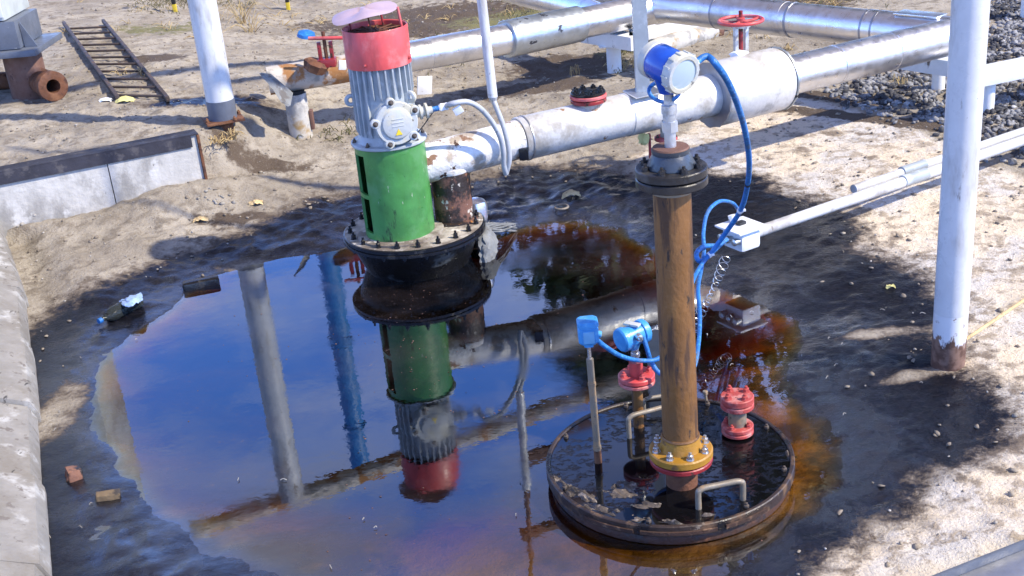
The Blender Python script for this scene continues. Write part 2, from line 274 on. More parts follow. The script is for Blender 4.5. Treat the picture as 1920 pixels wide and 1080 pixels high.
def mk_lid_oil():
    mt = bpy.data.materials.new('lid_oil'); mt.use_nodes = True; t = mt.node_tree; b = t.nodes['Principled BSDF']
    b.inputs['Base Color'].default_value = (.004, .004, .005, 1); b.inputs['Roughness'].default_value = .05; b.inputs['IOR'].default_value = 1.55
    bn = t.nodes.new('ShaderNodeBump'); bn.inputs['Strength'].default_value = .09; bn.inputs['Distance'].default_value = .02
    h = math_(t, 'MULTIPLY', ramp(t, noise(t, 34, 5, .6, (1, 1.6, 1)), .5, .62), ramp(t, noise(t, 7, 3, .5), .45, .6))
    t.links.new(h, bn.inputs['Height']); t.links.new(bn.outputs[0], b.inputs['Normal']); MATS['lid_oil'] = mt
mk_lid_oil()
def mk_ground():
    mt = bpy.data.materials.new('ground'); mt.use_nodes = True; t = mt.node_tree; b = t.nodes['Principled BSDF']
    def att(n):
        a = t.nodes.new('ShaderNodeAttribute'); a.attribute_name = n; return a.outputs['Fac']
    n1 = noise(t, 2.2, 8, .62); n2 = noise(t, 13, 8, .65, (1, 1, 1), 3); n3 = noise(t, 60, 6, .65, (1, 1.3, 1), 7); n4 = noise(t, 160, 4, .6, (1, 1, 1), 2)
    c = mix(t, ramp(t, n1, .38, .62), (.29, .25, .195), (.42, .37, .295))
    c = mix(t, ramp(t, n2, .48, .64), c, (.215, .18, .135))
    # pale sandy concrete apron
    p = mix(t, ramp(t, n1, .42, .6), (.74, .62, .455), (.64, .595, .53))
    p = mix(t, math_(t, 'MULTIPLY', ramp(t, n2, .50, .60), .8), p, (.36, .285, .20))
    p = mix(t, ramp(t, noise(t, 5, 6, .6, (1, 1, 1), 5), .56, .66), p, (.25, .195, .14))
    pf = ramp(t, math_(t, 'ADD', att('pale'), math_(t, 'MULTIPLY', math_(t, 'SUBTRACT', n2, .5), .8)), .35, .65)
    c = mix(t, pf, c, p)
    sf = ramp(t, math_(t, 'ADD', att('soil_and_shade'), math_(t, 'MULTIPLY', math_(t, 'SUBTRACT', n2, .5), 1.0)), .4, .62)  # dark soil, with cast shadows painted into the same mask
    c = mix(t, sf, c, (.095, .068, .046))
    gf = ramp(t, math_(t, 'ADD', att('moss'), math_(t, 'MULTIPLY', math_(t, 'SUBTRACT', n2, .5), 1.3)), .42, .7)
    c = mix(t, gf, c, (.17, .16, .065))
    # flecks and crumbs
    c = mix(t, math_(t, 'MULTIPLY', ramp(t, n3, .60, .66), .6), c, (.09, .07, .05))
    c = mix(t, math_(t, 'MULTIPLY', ramp(t, n4, .62, .70), .45), c, (.55, .50, .43))
    # oil soaked mud, and the painted post shadow
    st = math_(t, 'ADD', att('stain_shade'), math_(t, 'ADD', math_(t, 'MULTIPLY', math_(t, 'SUBTRACT', n2, .5), .75), math_(t, 'MULTIPLY', math_(t, 'SUBTRACT', n3, .5), .35)))
    s1 = ramp(t, st, .42, .62)
    c = mix(t, ramp(t, st, .15, .55), c, (.105, .078, .056))
    c = mix(t, s1, c, mix(t, ramp(t, n3, .45, .62), (.005, .0055, .0095), (.013, .012, .016)))
    bed = att('bed')
    bc = mix(t, ramp(t, noise(t, 4, 7, .65, (1, 1.4, 1), 8), .40, .62), (.075, .036, .010), (.40, .205, .045))
    bc = mix(t, ramp(t, n2, .60, .68), bc, (.035, .02, .008))
    grey = mix(t, ramp(t, n1, .42, .6), (.045, .032, .036), (.20, .15, .14))
    bc = mix(t, att('silt'), bc, grey)
    c = mix(t, bed, c, bc)
    t.links.new(c, b.inputs['Base Color'])
    r = t.nodes.new('ShaderNodeMix'); r.data_type = 'FLOAT'; t.links.new(s1, r.inputs[0]); r.inputs[2].default_value = .92
    wet = math_(t, 'MULTIPLY', att('wet'), ramp(t, noise(t, 4.5, 6, .65, (1, 1, 1), 12), .42, .58))
    t.links.new(math_(t, 'SUBTRACT', math_(t, 'ADD', .28, math_(t, 'MULTIPLY', n2, .34)), math_(t, 'MULTIPLY', wet, .30)), r.inputs[3]); t.links.new(r.outputs[0], b.inputs['Roughness'])
    bn = t.nodes.new('ShaderNodeBump'); bn.inputs['Strength'].default_value = 1.0; bn.inputs['Distance'].default_value = .022
    t.links.new(math_(t, 'ADD', math_(t, 'MULTIPLY', n2, .9), math_(t, 'ADD', math_(t, 'MULTIPLY', n3, .45), math_(t, 'MULTIPLY', n4, .18))), bn.inputs['Height'])
    t.links.new(bn.outputs[0], b.inputs['Normal']); t.links.new(math_(t, 'ADD', math_(t, 'SUBTRACT', .5, math_(t, 'MULTIPLY', s1, .44)), math_(t, 'MULTIPLY', wet, .2)), b.inputs['Specular IOR Level'])
    t.links.new(math_(t, 'MULTIPLY', s1, math_(t, 'ADD', .35, math_(t, 'MULTIPLY', att('wet'), .65))), b.inputs['Coat Weight']); b.inputs['Coat Roughness'].default_value = .10; b.inputs['Coat IOR'].default_value = 1.5
    cb = t.nodes.new('ShaderNodeBump'); cb.inputs['Strength'].default_value = .22; cb.inputs['Distance'].default_value = .02; t.links.new(n2, cb.inputs['Height']); t.links.new(cb.outputs[0], b.inputs['Coat Normal']); MATS['ground'] = mt
mk_ground()
# ------------------------------------------------------------------ object helpers
WL = {}
def tag(o, label=None, cat=None, group=None, kind=None):
    if label: o['label'] = label
    if cat: o['category'] = cat
    if group: o['group'] = group
    if kind: o['kind'] = kind
    return o
def thing(name, loc, label, cat, group=None):
    o = bpy.data.objects.new(name, None); o.empty_display_size = .1; COL.objects.link(o); o.location = loc; WL[o] = Vector(loc)
    return tag(o, label, cat, group)
def V(*a): return Vector(a if len(a) > 1 else a[0])
def frame(ax):
    ax = Vector(ax).normalized(); h = Vector((0, 0, 1)) if abs(ax.z) < .95 else Vector((1, 0, 0))
    u = h.cross(ax).normalized(); return u, ax.cross(u), ax
def catmull(P, n=6):
    P = [Vector(p) for p in P]; out = []; Q = [P[0]*2-P[1]] + P + [P[-1]*2-P[-2]]
    for i in range(1, len(Q)-2):
        a, b, c, d = Q[i-1:i+3]
        for k in range(n):
            s = k/n; out.append(.5*((2*b) + (c-a)*s + (2*a-5*b+4*c-d)*s*s + (3*b-a-3*c+d)*s**3))
    out.append(P[-1]); return out
class MB:
    def __init__(s): s.v = []; s.f = []
    def add(s, vs, fs):
        o = len(s.v); s.v += [Vector(v) for v in vs]; s.f += [tuple(i+o for i in f) for f in fs]; return s
    def rings(s, R_, close=(True, True)):
        n = len(R_[0]); vs = [p for r in R_ for p in r]; fs = []
        for k in range(len(R_)-1):
            for i in range(n):
                j = (i+1) % n; fs.append((k*n+i, k*n+j, (k+1)*n+j, (k+1)*n+i))
        if close[0]: fs.append(tuple(range(n))[::-1])
        if close[1]: fs.append(tuple((len(R_)-1)*n+i for i in range(n)))
        return s.add(vs, fs)
    def lathe(s, p, ax, prof, seg=32, caps=(True, True), wob=0., seed=0):
        u, v, a = frame(ax); p = Vector(p); rr = random.Random(seed); out = []
        jit = [1+wob*rr.uniform(-1, 1) for _ in range(seg)]
        for t, r in prof:
            out.append([p + a*t + (u*math.cos(2*math.pi*i/seg) + v*math.sin(2*math.pi*i/seg))*r*jit[i] for i in range(seg)])
        return s.rings(out, caps)
    def cyl(s, p0, p1, r0, r1=None, seg=24, caps=(True, True), bev=0.):
        p0 = Vector(p0); p1 = Vector(p1); L = (p1-p0).length; r1 = r0 if r1 is None else r1
        pr = [(0, r0), (L, r1)] if not bev else [(0, r0-bev), (bev, r0), (L-bev, r1), (L, r1-bev)]
        return s.lathe(p0, p1-p0, pr, seg, caps)
    def tube(s, P, r, seg=8, smooth=True, n=6, caps=(True, True)):
        P = catmull(P, n) if smooth and len(P) > 2 else [Vector(p) for p in P]
        T = [(P[min(i+1, len(P)-1)]-P[max(i-1, 0)]).normalized() for i in range(len(P))]
        u = frame(T[0])[0]; out = []
        for i, p in enumerate(P):
            u = (u - T[i]*u.dot(T[i])).normalized(); v = T[i].cross(u); rr = r(i/(len(P)-1)) if callable(r) else r
            out.append([p + (u*math.cos(2*math.pi*k/seg) + v*math.sin(2*math.pi*k/seg))*rr for k in range(seg)])
        return s.rings(out, caps)
    def box(s, c, size, rot=None, bev=0.):
        bm = bmesh.new(); bmesh.ops.create_cube(bm, size=1)
        for v in bm.verts: v.co = Vector((v.co.x*size[0], v.co.y*size[1], v.co.z*size[2]))
        if bev: bmesh.ops.bevel(bm, geom=bm.edges[:], offset=bev, segments=2, profile=.6, affect='EDGES')
        bm.verts.index_update(); M = rot.to_3x3() if rot is not None else Matrix.Identity(3)
        s.add([Vector(c) + M @ v.co for v in bm.verts], [[v.index for v in f.verts] for f in bm.faces]); bm.free(); return s
    def beam(s, p0, p1, wd, ht, bev=.004, up=(0, 0, 1)):
        p0 = Vector(p0); p1 = Vector(p1); x = (p1-p0).normalized(); y = Vector(up).cross(x).normalized(); z = x.cross(y)
        return s.box((p0+p1)/2, ((p1-p0).length, wd, ht), Matrix((x, y, z)).transposed(), bev)
    def prism(s, poly, vec):
        n = len(poly); vec = Vector(vec); poly = [Vector(p) for p in poly]
        return s.add(poly + [p+vec for p in poly], [tuple(range(n))[::-1], tuple(range(n, 2*n))] + [(i, (i+1) % n, n+(i+1) % n, n+i) for i in range(n)])
    def rock(s, c, r, seed=0, sq=(1, 1, 1), sub=1, rough=.3):
        bm = bmesh.new(); bmesh.ops.create_icosphere(bm, subdivisions=sub, radius=1); rr = random.Random(seed)
        rot = Matrix.Rotation(rr.uniform(0, 6.3), 3, 'Z'); bm.verts.index_update()
        s.add([Vector(c) + rot @ Vector((v.co.x*sq[0], v.co.y*sq[1], v.co.z*sq[2]))*r*(1+rr.uniform(-rough, rough)) for v in bm.verts], [[v.index for v in f.verts] for f in bm.faces]); bm.free(); return s
    def torus(s, c, ax, R0, r, seg=32, k=8, arc=None):
        u, v, a = frame(ax); c = Vector(c)
        A = [2*math.pi*i/seg for i in range(seg)]
        out = [[c + (u*math.cos(t)+v*math.sin(t))*(R0 + r*math.cos(2*math.pi*j/k)) + a*r*math.sin(2*math.pi*j/k) for j in range(k)] for t in A]
        return s.rings(out + [out[0]], (False, False))
    def build(s, name, mt, parent=None, ang=38, loc=None):
        me = bpy.data.meshes.new(name); off = WL[parent] if parent is not None else (Vector(loc) if loc is not None else Vector((0, 0, 0)))
        me.from_pydata([v-off for v in s.v], [], s.f); me.validate()
        bm = bmesh.new(); bm.from_mesh(me); bmesh.ops.recalc_face_normals(bm, faces=bm.faces[:]); bm.to_mesh(me); bm.free()
        me.materials.append(MATS[mt] if isinstance(mt, str) else mt)
        if ang:
            me.shade_smooth(); me.set_sharp_from_angle(angle=math.radians(ang))
        o = bpy.data.objects.new(name, me); COL.objects.link(o)
        if parent is not None: o.parent = parent
        else: o.location = off
        WL[o] = Vector(off); return o
def one(name, mb, mt, loc, label, cat, group=None, ang=38): return tag(mb.build(name, mt, None, ang, loc), label, cat, group)
BOLT = {}
def bolt(parent, p, r=.012, h=.02, ax=(0, 0, 1), mt='bolt_steel', name='bolt'):
    """hex nut on a washer with the stud end showing"""
    key = (round(r, 4), round(h, 4), mt)
    if key not in BOLT:
        b = MB().lathe((0, 0, 0), (0, 0, 1), [(0, r*1.25), (h*.15, r*1.25)], 12).lathe((0, 0, h*.15), (0, 0, 1), [(0, r), (h*.55, r), (h*.62, r*.8)], 6).lathe((0, 0, h*.6), (0, 0, 1), [(0, r*.5), (h*.55, r*.5), (h*.6, r*.35)], 8)
        o = b.build(name, mt); BOLT[key] = o.data; bpy.data.objects.remove(o)
    o = bpy.data.objects.new(name, BOLT[key]); COL.objects.link(o); o.parent = parent
    o.location = Vector(p) - WL[parent]; u, v, a = frame(ax); k = R.uniform(0, 1)
    o.rotation_euler = (Matrix((u, v, a)).transposed() @ Matrix.Rotation(k, 3, 'Z')).to_euler(); WL[o] = Vector(p); return o
def bolts(parent, c, ax, rad, n, r=.012, h=.02, mt='bolt_steel', ph=0.):
    u, v, a = frame(ax)
    for i in range(n):
        t = ph + 2*math.pi*i/n; bolt(parent, Vector(c) + (u*math.cos(t)+v*math.sin(t))*rad, r, h, ax, mt)
def flange(parent, c, r, th, mt, nb=0, br=.008, bh=.016, bmt='bolt_steel', ax=(0, 0, 1), ph=.3, name='flange', k=.78):
    a = Vector(ax).normalized(); o = MB().lathe(c, a, [(0, r-.003), (.003, r), (th-.003, r), (th, r-.003)], 40).build(name, mt, parent)
    if nb:
        bolts(o, Vector(c)+a*th, a, r*k, nb, br, bh, bmt, ph)
    return o
# ------------------------------------------------------------------ GROUND
def axis(lo, hi, st, far0, far1, mid=None):
    a = list(np.arange(lo, hi, st)); x = lo; d = st; L = []
    while x > far0: d *= 1.25; x -= d; L.append(x)
    x = a[-1]; d = st; H = []
    while x < far1:
        d = min(d*1.25, .05) if (mid and x < mid) else d*1.25
        x += d; H.append(x)
    return np.array(L[::-1] + a + H)
gx = axis(-3.1, 2.9, .02, -150, 150); gy = axis(2.5, 8.4, .02, -60, 260, 13)
XX, YY = np.meshgrid(gx, gy); xf, yf = XX.ravel(), YY.ravel()
ZZ = ground_z(xf, yf)
def grid_obj(name, gx, gy, x, y, z, mt, keep=None):
    nx, ny = len(gx), len(gy); i = np.arange(nx*ny).reshape(ny, nx)
    q = np.stack([i[:-1, :-1], i[:-1, 1:], i[1:, 1:], i[1:, :-1]], -1).reshape(-1, 4)
    if keep is not None: q = q[keep[q].any(1)]
    me = bpy.data.meshes.new(name); me.vertices.add(len(x)); me.vertices.foreach_set('co', np.stack([x, y, z], 1).astype(np.float32).ravel())
    me.loops.add(q.size); me.loops.foreach_set('vertex_index', q.ravel().astype(np.int32)); me.polygons.add(len(q))
    me.polygons.foreach_set('loop_start', np.arange(0, q.size, 4, dtype=np.int32)); me.update(calc_edges=True); me.validate(); me.shade_smooth()
    me.materials.append(MATS[mt]); o = bpy.data.objects.new(name, me); COL.objects.link(o); return o
def setattr_(o, n, v):
    a = o.data.attributes.new(n, 'FLOAT', 'POINT'); a.data.foreach_set('value', v.astype(np.float32))
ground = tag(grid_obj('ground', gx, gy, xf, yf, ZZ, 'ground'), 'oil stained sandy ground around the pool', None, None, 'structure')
wv = fbm(xf*1.7, yf*1.7, 5, 41)
sd_st = sdpoly(xf, yf, STAIN) + wv*.35
sd_po = sdpoly(xf, yf, POND)
st = sstep(-.42, .20, sd_st)
st = np.maximum(st, sstep(-.1, .12, sdpoly(xf, yf, SPILL)))
def blob(px, py, rx, ry, z=.1, ang=0.):
    c = G(px, py, z); dx, dy = xf-c.x, yf-c.y; ca, sa = math.cos(ang), math.sin(ang)
    return np.exp(-(((dx*ca+dy*sa)/rx)**2 + ((-dx*sa+dy*ca)/ry)**2))
# isolated oil spots: at the white pole foot, behind the stand; last blob paints the right post's cast shadow
for a in ((390, 192, .45, .14, .38), (1390, 360, .18, .12, .05), (1600, 655, .30, .035, .05, .15)):
    st = np.maximum(st, blob(*a)*.95)
for a in ((1630, 612, .16, .05, .05), (1720, 690, .22, .05, .05, .2), (470, 470, .22, .10, .08), (560, 470, .14, .05, .06), (110, 745, .12, .3, .05)):       # lighter islands inside the stain
    st = st*(1-.8*blob(*a))
setattr_(ground, 'stain_shade', st); setattr_(ground, 'wet', sstep(-.42, -.05, sd_po + wv*.3))
setattr_(ground, 'pale', np.clip(sstep(-.15, .2, sdpoly(xf, yf, PALE) + wv*.25) + .9*blob(610, 380, .35, .2, .12) + .5*blob(1000, 325, .9, .18, .1) + .35*blob(280, 60, 1.2, 1.2, .4) + .4*blob(640, 200, .5, .3, .3), 0, 1))
soil_and_shade = np.maximum.reduce([blob(1065, 125, .55, .45, .1), .9*blob(1000, 165, .8, .22, .1, .3), blob(790, 20, 1.3, .9, .2, .2), 1.1*blob(1650, 232, .95, .10, .06, -.72), .8*blob(1560, 190, .6, .16, .06, -.7), 1.0*blob(290, 116, .33, .16, .37), .7*blob(480, 260, .5, .15, .3), .75*blob(430, 330, .35, .12, .3), .8*blob(1500, 10, .6, .6, .1)])  # first three blobs paint cast shadows, the others are dark soil
setattr_(ground, 'soil_and_shade', soil_and_shade)
setattr_(ground, 'moss', np.maximum.reduce([blob(790, 95, .5, .35, .2), blob(990, 25, .9, .5, .15), .7*blob(300, 45, .6, .5, .4), .6*blob(1180, 95, .5, .25, .12)]))
wobg = fbm(xf*2.3, yf*2.3, 4, 3)*.16
setattr_(ground, 'bed', sstep(-.001, .010, -ZZ))
setattr_(ground, 'silt', np.clip(sstep(-.25, -.55, xf) + .8*sstep(4.9, 5.5, yf) + sstep(.75, .3, xf)*sstep(5.6, 5.2, yf), 0, 1))
# ------------------------------------------------------------------ OIL POOL
px_ = np.arange(-2.2, 1.6, .04); py_ = np.arange(2.2, 6.9, .04); PX, PY = np.meshgrid(px_, py_); pxf, pyf = PX.ravel(), PY.ravel()
dz = -ground_z(pxf, pyf)
pool = tag(grid_obj('oil_pool', px_, py_, pxf, pyf, np.zeros_like(pxf), 'oil_pool', keep=sdpoly(pxf, pyf, POND) > -.35), 'dark oily water lying in the pit', None, None, 'structure')
setattr_(pool, 'depth', np.clip(dz, 0, .3))
# ------------------------------------------------------------------ CONCRETE KERB WALL (behind, left) and BUND (front left)
u3 = V(CUV[0], CUV[1], 0); n3 = V(CN[0], CN[1], 0); E0 = V(CE[0], CE[1], 0)
def slab(a0, a1, b0, b1, z0, z1, lean=0.):
    q = [E0+u3*a0+n3*b0+V(0, 0, z0), E0+u3*a1+n3*b0+V(0, 0, z0), E0+u3*a1+n3*b1+V(0, 0, z0), E0+u3*a0+n3*b1+V(0, 0, z0)]
    return MB().prism(q, n3*lean+V(0, 0, z1-z0))
kw = thing('kerb_wall', E0 - u3*.6, 'low grey concrete wall with a dark steel strip along its top, behind the pool', 'wall')
slab(-.498, 0, -.02, .07, -.1, .415, .02).build('wall_panel', 'concrete_wall', kw, 0); slab(-2.2, -.503, -.015, .07, -.1, .415, .02).build('wall_panel', 'concrete_wall', kw, 0)
slab(-2.2, .012, -.012, .10, .416, .424).build('top_strip', 'strip_dark', kw, 0)
MB().add(*(lambda q: (q, [(0, 1, 2, 3)]))([E0+u3*-2.2+n3*-.012+V(0, 0, .352), E0+u3*-.03+n3*-.012+V(0, 0, .352), E0+u3*-.03+n3*-.012+V(0, 0, .42), E0+u3*-2.2+n3*-.012+V(0, 0, .42)])).build('edge_strip', 'strip_dark', kw, 0)
slab(.002, .016, -.034, .09, -.05, .415, .02).build('end_angle', 'rust', kw, 0)
bl = [(-2.80, 6.5, .15), (-2.29, 5.4, .06), (-2.07, 4.8, .04), (-1.86, 4.22, .03), (-1.486, 3.151, .02), (-1.28, 2.5, .02), (-.6, .6, 0)]
bnd = thing('concrete_bund', (-2.0, 4.4, 0), 'sloping pale concrete bank running along the left edge of the pool', 'bund')
BP = [Vector(p) for p in bl]; BP = [BP[0], BP[1], BP[1].lerp(BP[3], .5), BP[3], BP[3].lerp(BP[4], .5), BP[4], BP[5], BP[6]]
for i in range(len(BP)-1):
    p0, p1 = BP[i], BP[i+1]; t = (p1-p0).normalized(); lf_ = V(t.y, -t.x, 0).normalized(); lf_ = lf_ if lf_.x < 0 else -lf_
    o_ = lf_*(.012 if i % 2 else 0.) + V(0, 0, .006*(i % 3)); p0 = p0+t*.004; p1 = p1-t*.004; n_ = 14; rr_b = random.Random(i); rows = []
    for k in range(n_+1):
        q = p0.lerp(p1, k/n_) + o_; e = rr_b.uniform(-.0008, .0008)
        rows.append([q-V(0, 0, .2), q+lf_*e, q+lf_*(.022+e)+V(0, 0, .055+e), q+lf_*.30+V(0, 0, .185), q+lf_*.36+V(0, 0, .20), q+lf_*1.1+V(0, 0, .205), q+lf_*1.1-V(0, 0, .2)])
    MB().rings(rows).build('slab', 'concrete_bund', bnd, 22)
# ------------------------------------------------------------------ PUMP UNIT
C0 = V(-.441, 5.545, 0); A = V(-.50, 5.463, 0)
pump = thing('pump_unit', C0, 'upright pump with red cowl, grey motor and green housing standing in the oil', 'pump')
def lz(c, prof, seg=40, **k): return MB().lathe((c[0], c[1], 0), (0, 0, 1), prof, seg, **k)
tank = lz(C0, [(-.15, .235), (.0, .250), (.05, .272), (.10, .292), (.130, .300), (.154, .300)], 56).build('base_tank', 'tank_black', pump)
fl = lz(C0, [(.150, .338), (.153, .342), (.166, .342), (.168, .338), (.168, .334), (.172, .334), (.172, .340), (.186, .340), (.189, .336)], 64).build('base_flange', 'oily_black', pump)
lz(C0, [(.1895, .333), (.1915, .330)], 64).build('top_plate', 'dusty_plate', fl)
for i in range(20):
    t = 2*math.pi*i/20+.1; bolt(fl, (C0.x+.305*math.cos(t), C0.y+.305*math.sin(t), .1915), .011, .030, (0, 0, 1), 'oily_black')
    if math.sin(t) < .3: bolt(fl, (C0.x+.322*math.cos(t+.1), C0.y+.322*math.sin(t+.1), .150), .009, .016, (0, 0, -1), 'oily_black')
lz(A, [(.192, .205), (.200, .205), (.203, .200)], 48).build('housing_base_ring', 'dusty_plate', pump)
def lantern():
    mb = MB(); segs = 96; wins = [(193, 225, .235, .402), (193, 225, .422, .608)]
    zs = [.203, .235, .402, .422, .608, .639]; ri, ro = .150, .163; vid = {}
    ok = lambda d, a, b: not any(w0 <= d <= w1 and a >= z0-1e-6 and b <= z1+1e-6 for w0, w1, z0, z1 in wins)
    def vv(i, k, r):
        key = (i % segs, k, r)
        if key not in vid:
            t = 2*math.pi*i/segs; vid[key] = len(mb.v); mb.v.append(V(A.x+r*math.cos(t), A.y+r*math.sin(t), zs[k]))
        return vid[key]
    full = {}
    for i in range(segs):
        d = (i+.5)*360/segs; d = d-360 if d > 270 else d
        for k in range(5): full[(i, k)] = ok(d, zs[k], zs[k+1])
    for (i, k), f in full.items():
        if not f: continue
        mb.f += [(vv(i, k, ro), vv(i+1, k, ro), vv(i+1, k+1, ro), vv(i, k+1, ro)), (vv(i, k, ri), vv(i, k+1, ri), vv(i+1, k+1, ri), vv(i+1, k, ri))]
        if not full.get(((i+1) % segs, k)): mb.f.append((vv(i+1, k, ri), vv(i+1, k+1, ri), vv(i+1, k+1, ro), vv(i+1, k, ro)))
        if not full.get(((i-1) % segs, k)): mb.f.append((vv(i, k, ri), vv(i, k, ro), vv(i, k+1, ro), vv(i, k+1, ri)))
        if k == 4 or not full.get((i, k+1)): mb.f.append((vv(i, k+1, ri), vv(i, k+1, ro), vv(i+1, k+1, ro), vv(i+1, k+1, ri)))
        if k == 0 or not full.get((i, k-1)): mb.f.append((vv(i, k, ri), vv(i+1, k, ri), vv(i+1, k, ro), vv(i, k, ro)))
    return mb
lan = lantern().build('housing', 'green_paint', pump)
lz(A, [(.19, .149), (.21, .149), (.211, .10), (.635, .10)], 32).build('floor_shade_core', 'dark_inside', lan)  # floor plus a near-black core that paints the shade behind the slots
lz(A, [(.19, .035), (.40, .035), (.40, .06), (.47, .06), (.47, .03), (.61, .03)], 20).build('shaft', 'dark_inside', lan)
mo = MB().lathe(A, (0, 0, 1), [(.640, .172), (.643, .175), (.652, .175), (.655, .172), (.658, .150), (.674, .140), (.69, .128), (.85, .126), (1.007, .116), (1.007, .02)], 56)
for i in range(26):                      # cooling fins cast with the motor shell
    t = 2*math.pi*(i+.5)/26; c, s = math.cos(t), math.sin(t)
    z0 = .69 if (c < -.45 or s > .35) else .86
    mb = MB(); p = [V(A.x+c*r-s*wd, A.y+s*r+c*wd, z) for z, ro in ((z0, .134), (z0+.02, .142), (1.007, .142)) for r, wd in ((.112, -.0055), (ro, -.0035), (ro, .0035), (.112, .0055))]
    mo.add(p, [(0, 1, 5, 4), (1, 2, 6, 5), (2, 3, 7, 6), (4, 5, 9, 8), (5, 6, 10, 9), (6, 7, 11, 10), (8, 9, 10, 11), (0, 3, 2, 1)])
motor = mo.build('motor', 'grey_paint', pump, 30)
for k in range(8):
    t = 2*math.pi*k/8+.2; bolt(motor, (A.x+.158*math.cos(t), A.y+.158*math.sin(t), .656), .009, .016)
def dirxy(t): return V(math.cos(t), math.sin(t), 0)
for t in (math.radians(196), math.radians(-32), math.radians(80)):       # lifting eyes
    dd = dirxy(t); c = A + dd*.150 + V(0, 0, .855); tn = V(-dd.y, dd.x, 0)
    MB().torus(c, tn, .020, .010, 24, 8).box(c-dd*.022-V(0, 0, .004), (.03, .022, .05), Matrix((dd, tn, V(0, 0, 1))).transposed(), .004).build('lifting_eye', 'light_grey_paint' if t < 0 else 'grey_paint', motor)
td = V(.32, -.947, 0).normalized(); tx_ = V(-td.y, td.x, 0); bc = A + V(0, 0, .765)
tb = MB().lathe(bc+td*.10, td, [(0, .085), (.045, .088), (.06, .092), (.062, .100), (.072, .100)], 40)
tbo = tb.build('terminal_box', 'grey_paint', pump)
cv = MB().lathe(bc+td*.1725, td, [(0, .098), (.012, .098), (.016, .094), (.016, .072), (.026, .066), (.030, .050), (.031, .0)], 40, (True, False))
for k in range(5):
    t = math.radians(100+72*k); c = bc + td*.1725 + (tx_*math.cos(t)+V(0, 0, 1)*math.sin(t))*.098
    cv.lathe(c, td, [(0, .022), (.016, .022), (.019, .019)], 16)
cvo = cv.build('box_cover', 'light_grey_paint', tbo)
for k in range(5):
    t = math.radians(100+72*k); c = bc + td*.191 + (tx_*math.cos(t)+V(0, 0, 1)*math.sin(t))*.099; bolt(cvo, c, .010, .010, td, 'bolt_steel')
for zz in (.024, .008, -.008):           # cast lettering bars, worn smooth
    MB().box(bc+td*.2035+V(0, 0, zz), (.055-.1*abs(zz), .003, .0045), Matrix((tx_, td, V(0, 0, 1))).transposed(), .001).build('cast_bar', 'light_grey_paint', cvo)
q = bc + td*.2042 - V(0, 0, .036); MB().prism([q-tx_*.016-V(0, 0, .012), q+tx_*.016-V(0, 0, .012), q+V(0, 0, .016)], td*.001).build('warning_triangle', 'sticker_yellow', cvo, 0)
gdir = (tx_*.97 + V(0, 0, .06) + td*.1).normalized(); g0 = bc + td*.115 + tx_*.086 + V(0, 0, .012)
MB().box(g0+gdir*.008, (.03, .065, .075), Matrix((gdir, td, V(0, 0, 1))).transposed(), .006).lathe(g0, gdir, [(.02, .022), (.04, .022), (.04, .034), (.05, .034), (.05, .024), (.068, .024), (.068, .036), (.078, .036), (.078, .018), (.10, .016)], 20).build('cable_gland', 'light_grey_paint', tbo)
g1 = g0 + gdir*.1
MB().cyl(g1, g1+gdir*.035, .012, .012, 14).build('gland_sleeve', 'cable_blue', tbo)
MB().lathe(g1+gdir*.03, gdir, [(0, .013), (.01, .02), (.03, .017), (.04, .019), (.045, .01)], 12, wob=.15, seed=3).build('gland_wrap', 'plastic_white', tbo)
MB().tube([bc-V(0, 0, .095)+td*.14-tx_*.0, bc-V(0, 0, .10)+td*.15+tx_*.05, bc-V(0, 0, .06)+td*.13+tx_*.12, g0+gdir*.105-V(0, 0, .01)], .0028, 6).build('earth_wire', 'black_wire', tbo)
# cowl and rain hood
cw = MB(); n = 56
def ring(r, z, c=A): return [V(c.x+r*math.cos(2*math.pi*i/n), c.y+r*math.sin(2*math.pi*i/n), z) for i in range(n)]
cw.rings([ring(.138, 1.0), ring(.146, 1.0), ring(.1465, 1.164), ring(.144, 1.168), ring(.139, 1.164), ring(.138, 1.0)], (False, False))
cowl = cw.build('fan_cowl', 'red_paint', pump)
for t in (-110, -20, 70, 160):
    d_ = dirxy(math.radians(t)); bolt(cowl, A + d_*.1465 + V(0, 0, 1.025), .006, .010, d_, 'red_paint', 'screw')
lz(A, [(1.117, .138), (1.126, .138), (1.137, .05), (1.138, .0)], 40, caps=(True, False)).build('fan_grille', 'rust', cowl)
gb = MB()
for k in range(5): gb.torus((A.x, A.y, 1.144), (0, 0, 1), .03+.024*k, .0035, 32, 6)
for k in range(6): t = math.pi*k/6; gb.tube([V(A.x-.134*math.cos(t), A.y-.134*math.sin(t), 1.148), V(A.x+.134*math.cos(t), A.y+.134*math.sin(t), 1.148)], .0035, 6)
gb.build('grille_wires', 'rust', cowl)
hn = V(-.13, -.04, 1).normalized(); hc = A + V(-.038, -.01, 1.236)
hr = MB(); u_, v_, a_ = frame(hn); rr = random.Random(4)
rim = [[hc + a_*(dz_+.008*math.sin(3*2*math.pi*i/48+1) - .016*(rad/.15)**2) + (u_*math.cos(2*math.pi*i/48)+v_*math.sin(2*math.pi*i/48))*rad*(1+.02*math.sin(5*2*math.pi*i/48)) for i in range(48)] for rad, dz_ in ((.02, .016), (.08, .015), (.143, .011), (.147, .009), (.143, .007), (.08, .012), (.02, .013))]
hr.rings(rim, (True, True)); hood = hr.build('rain_hood', 'lilac_paint', pump, 60)
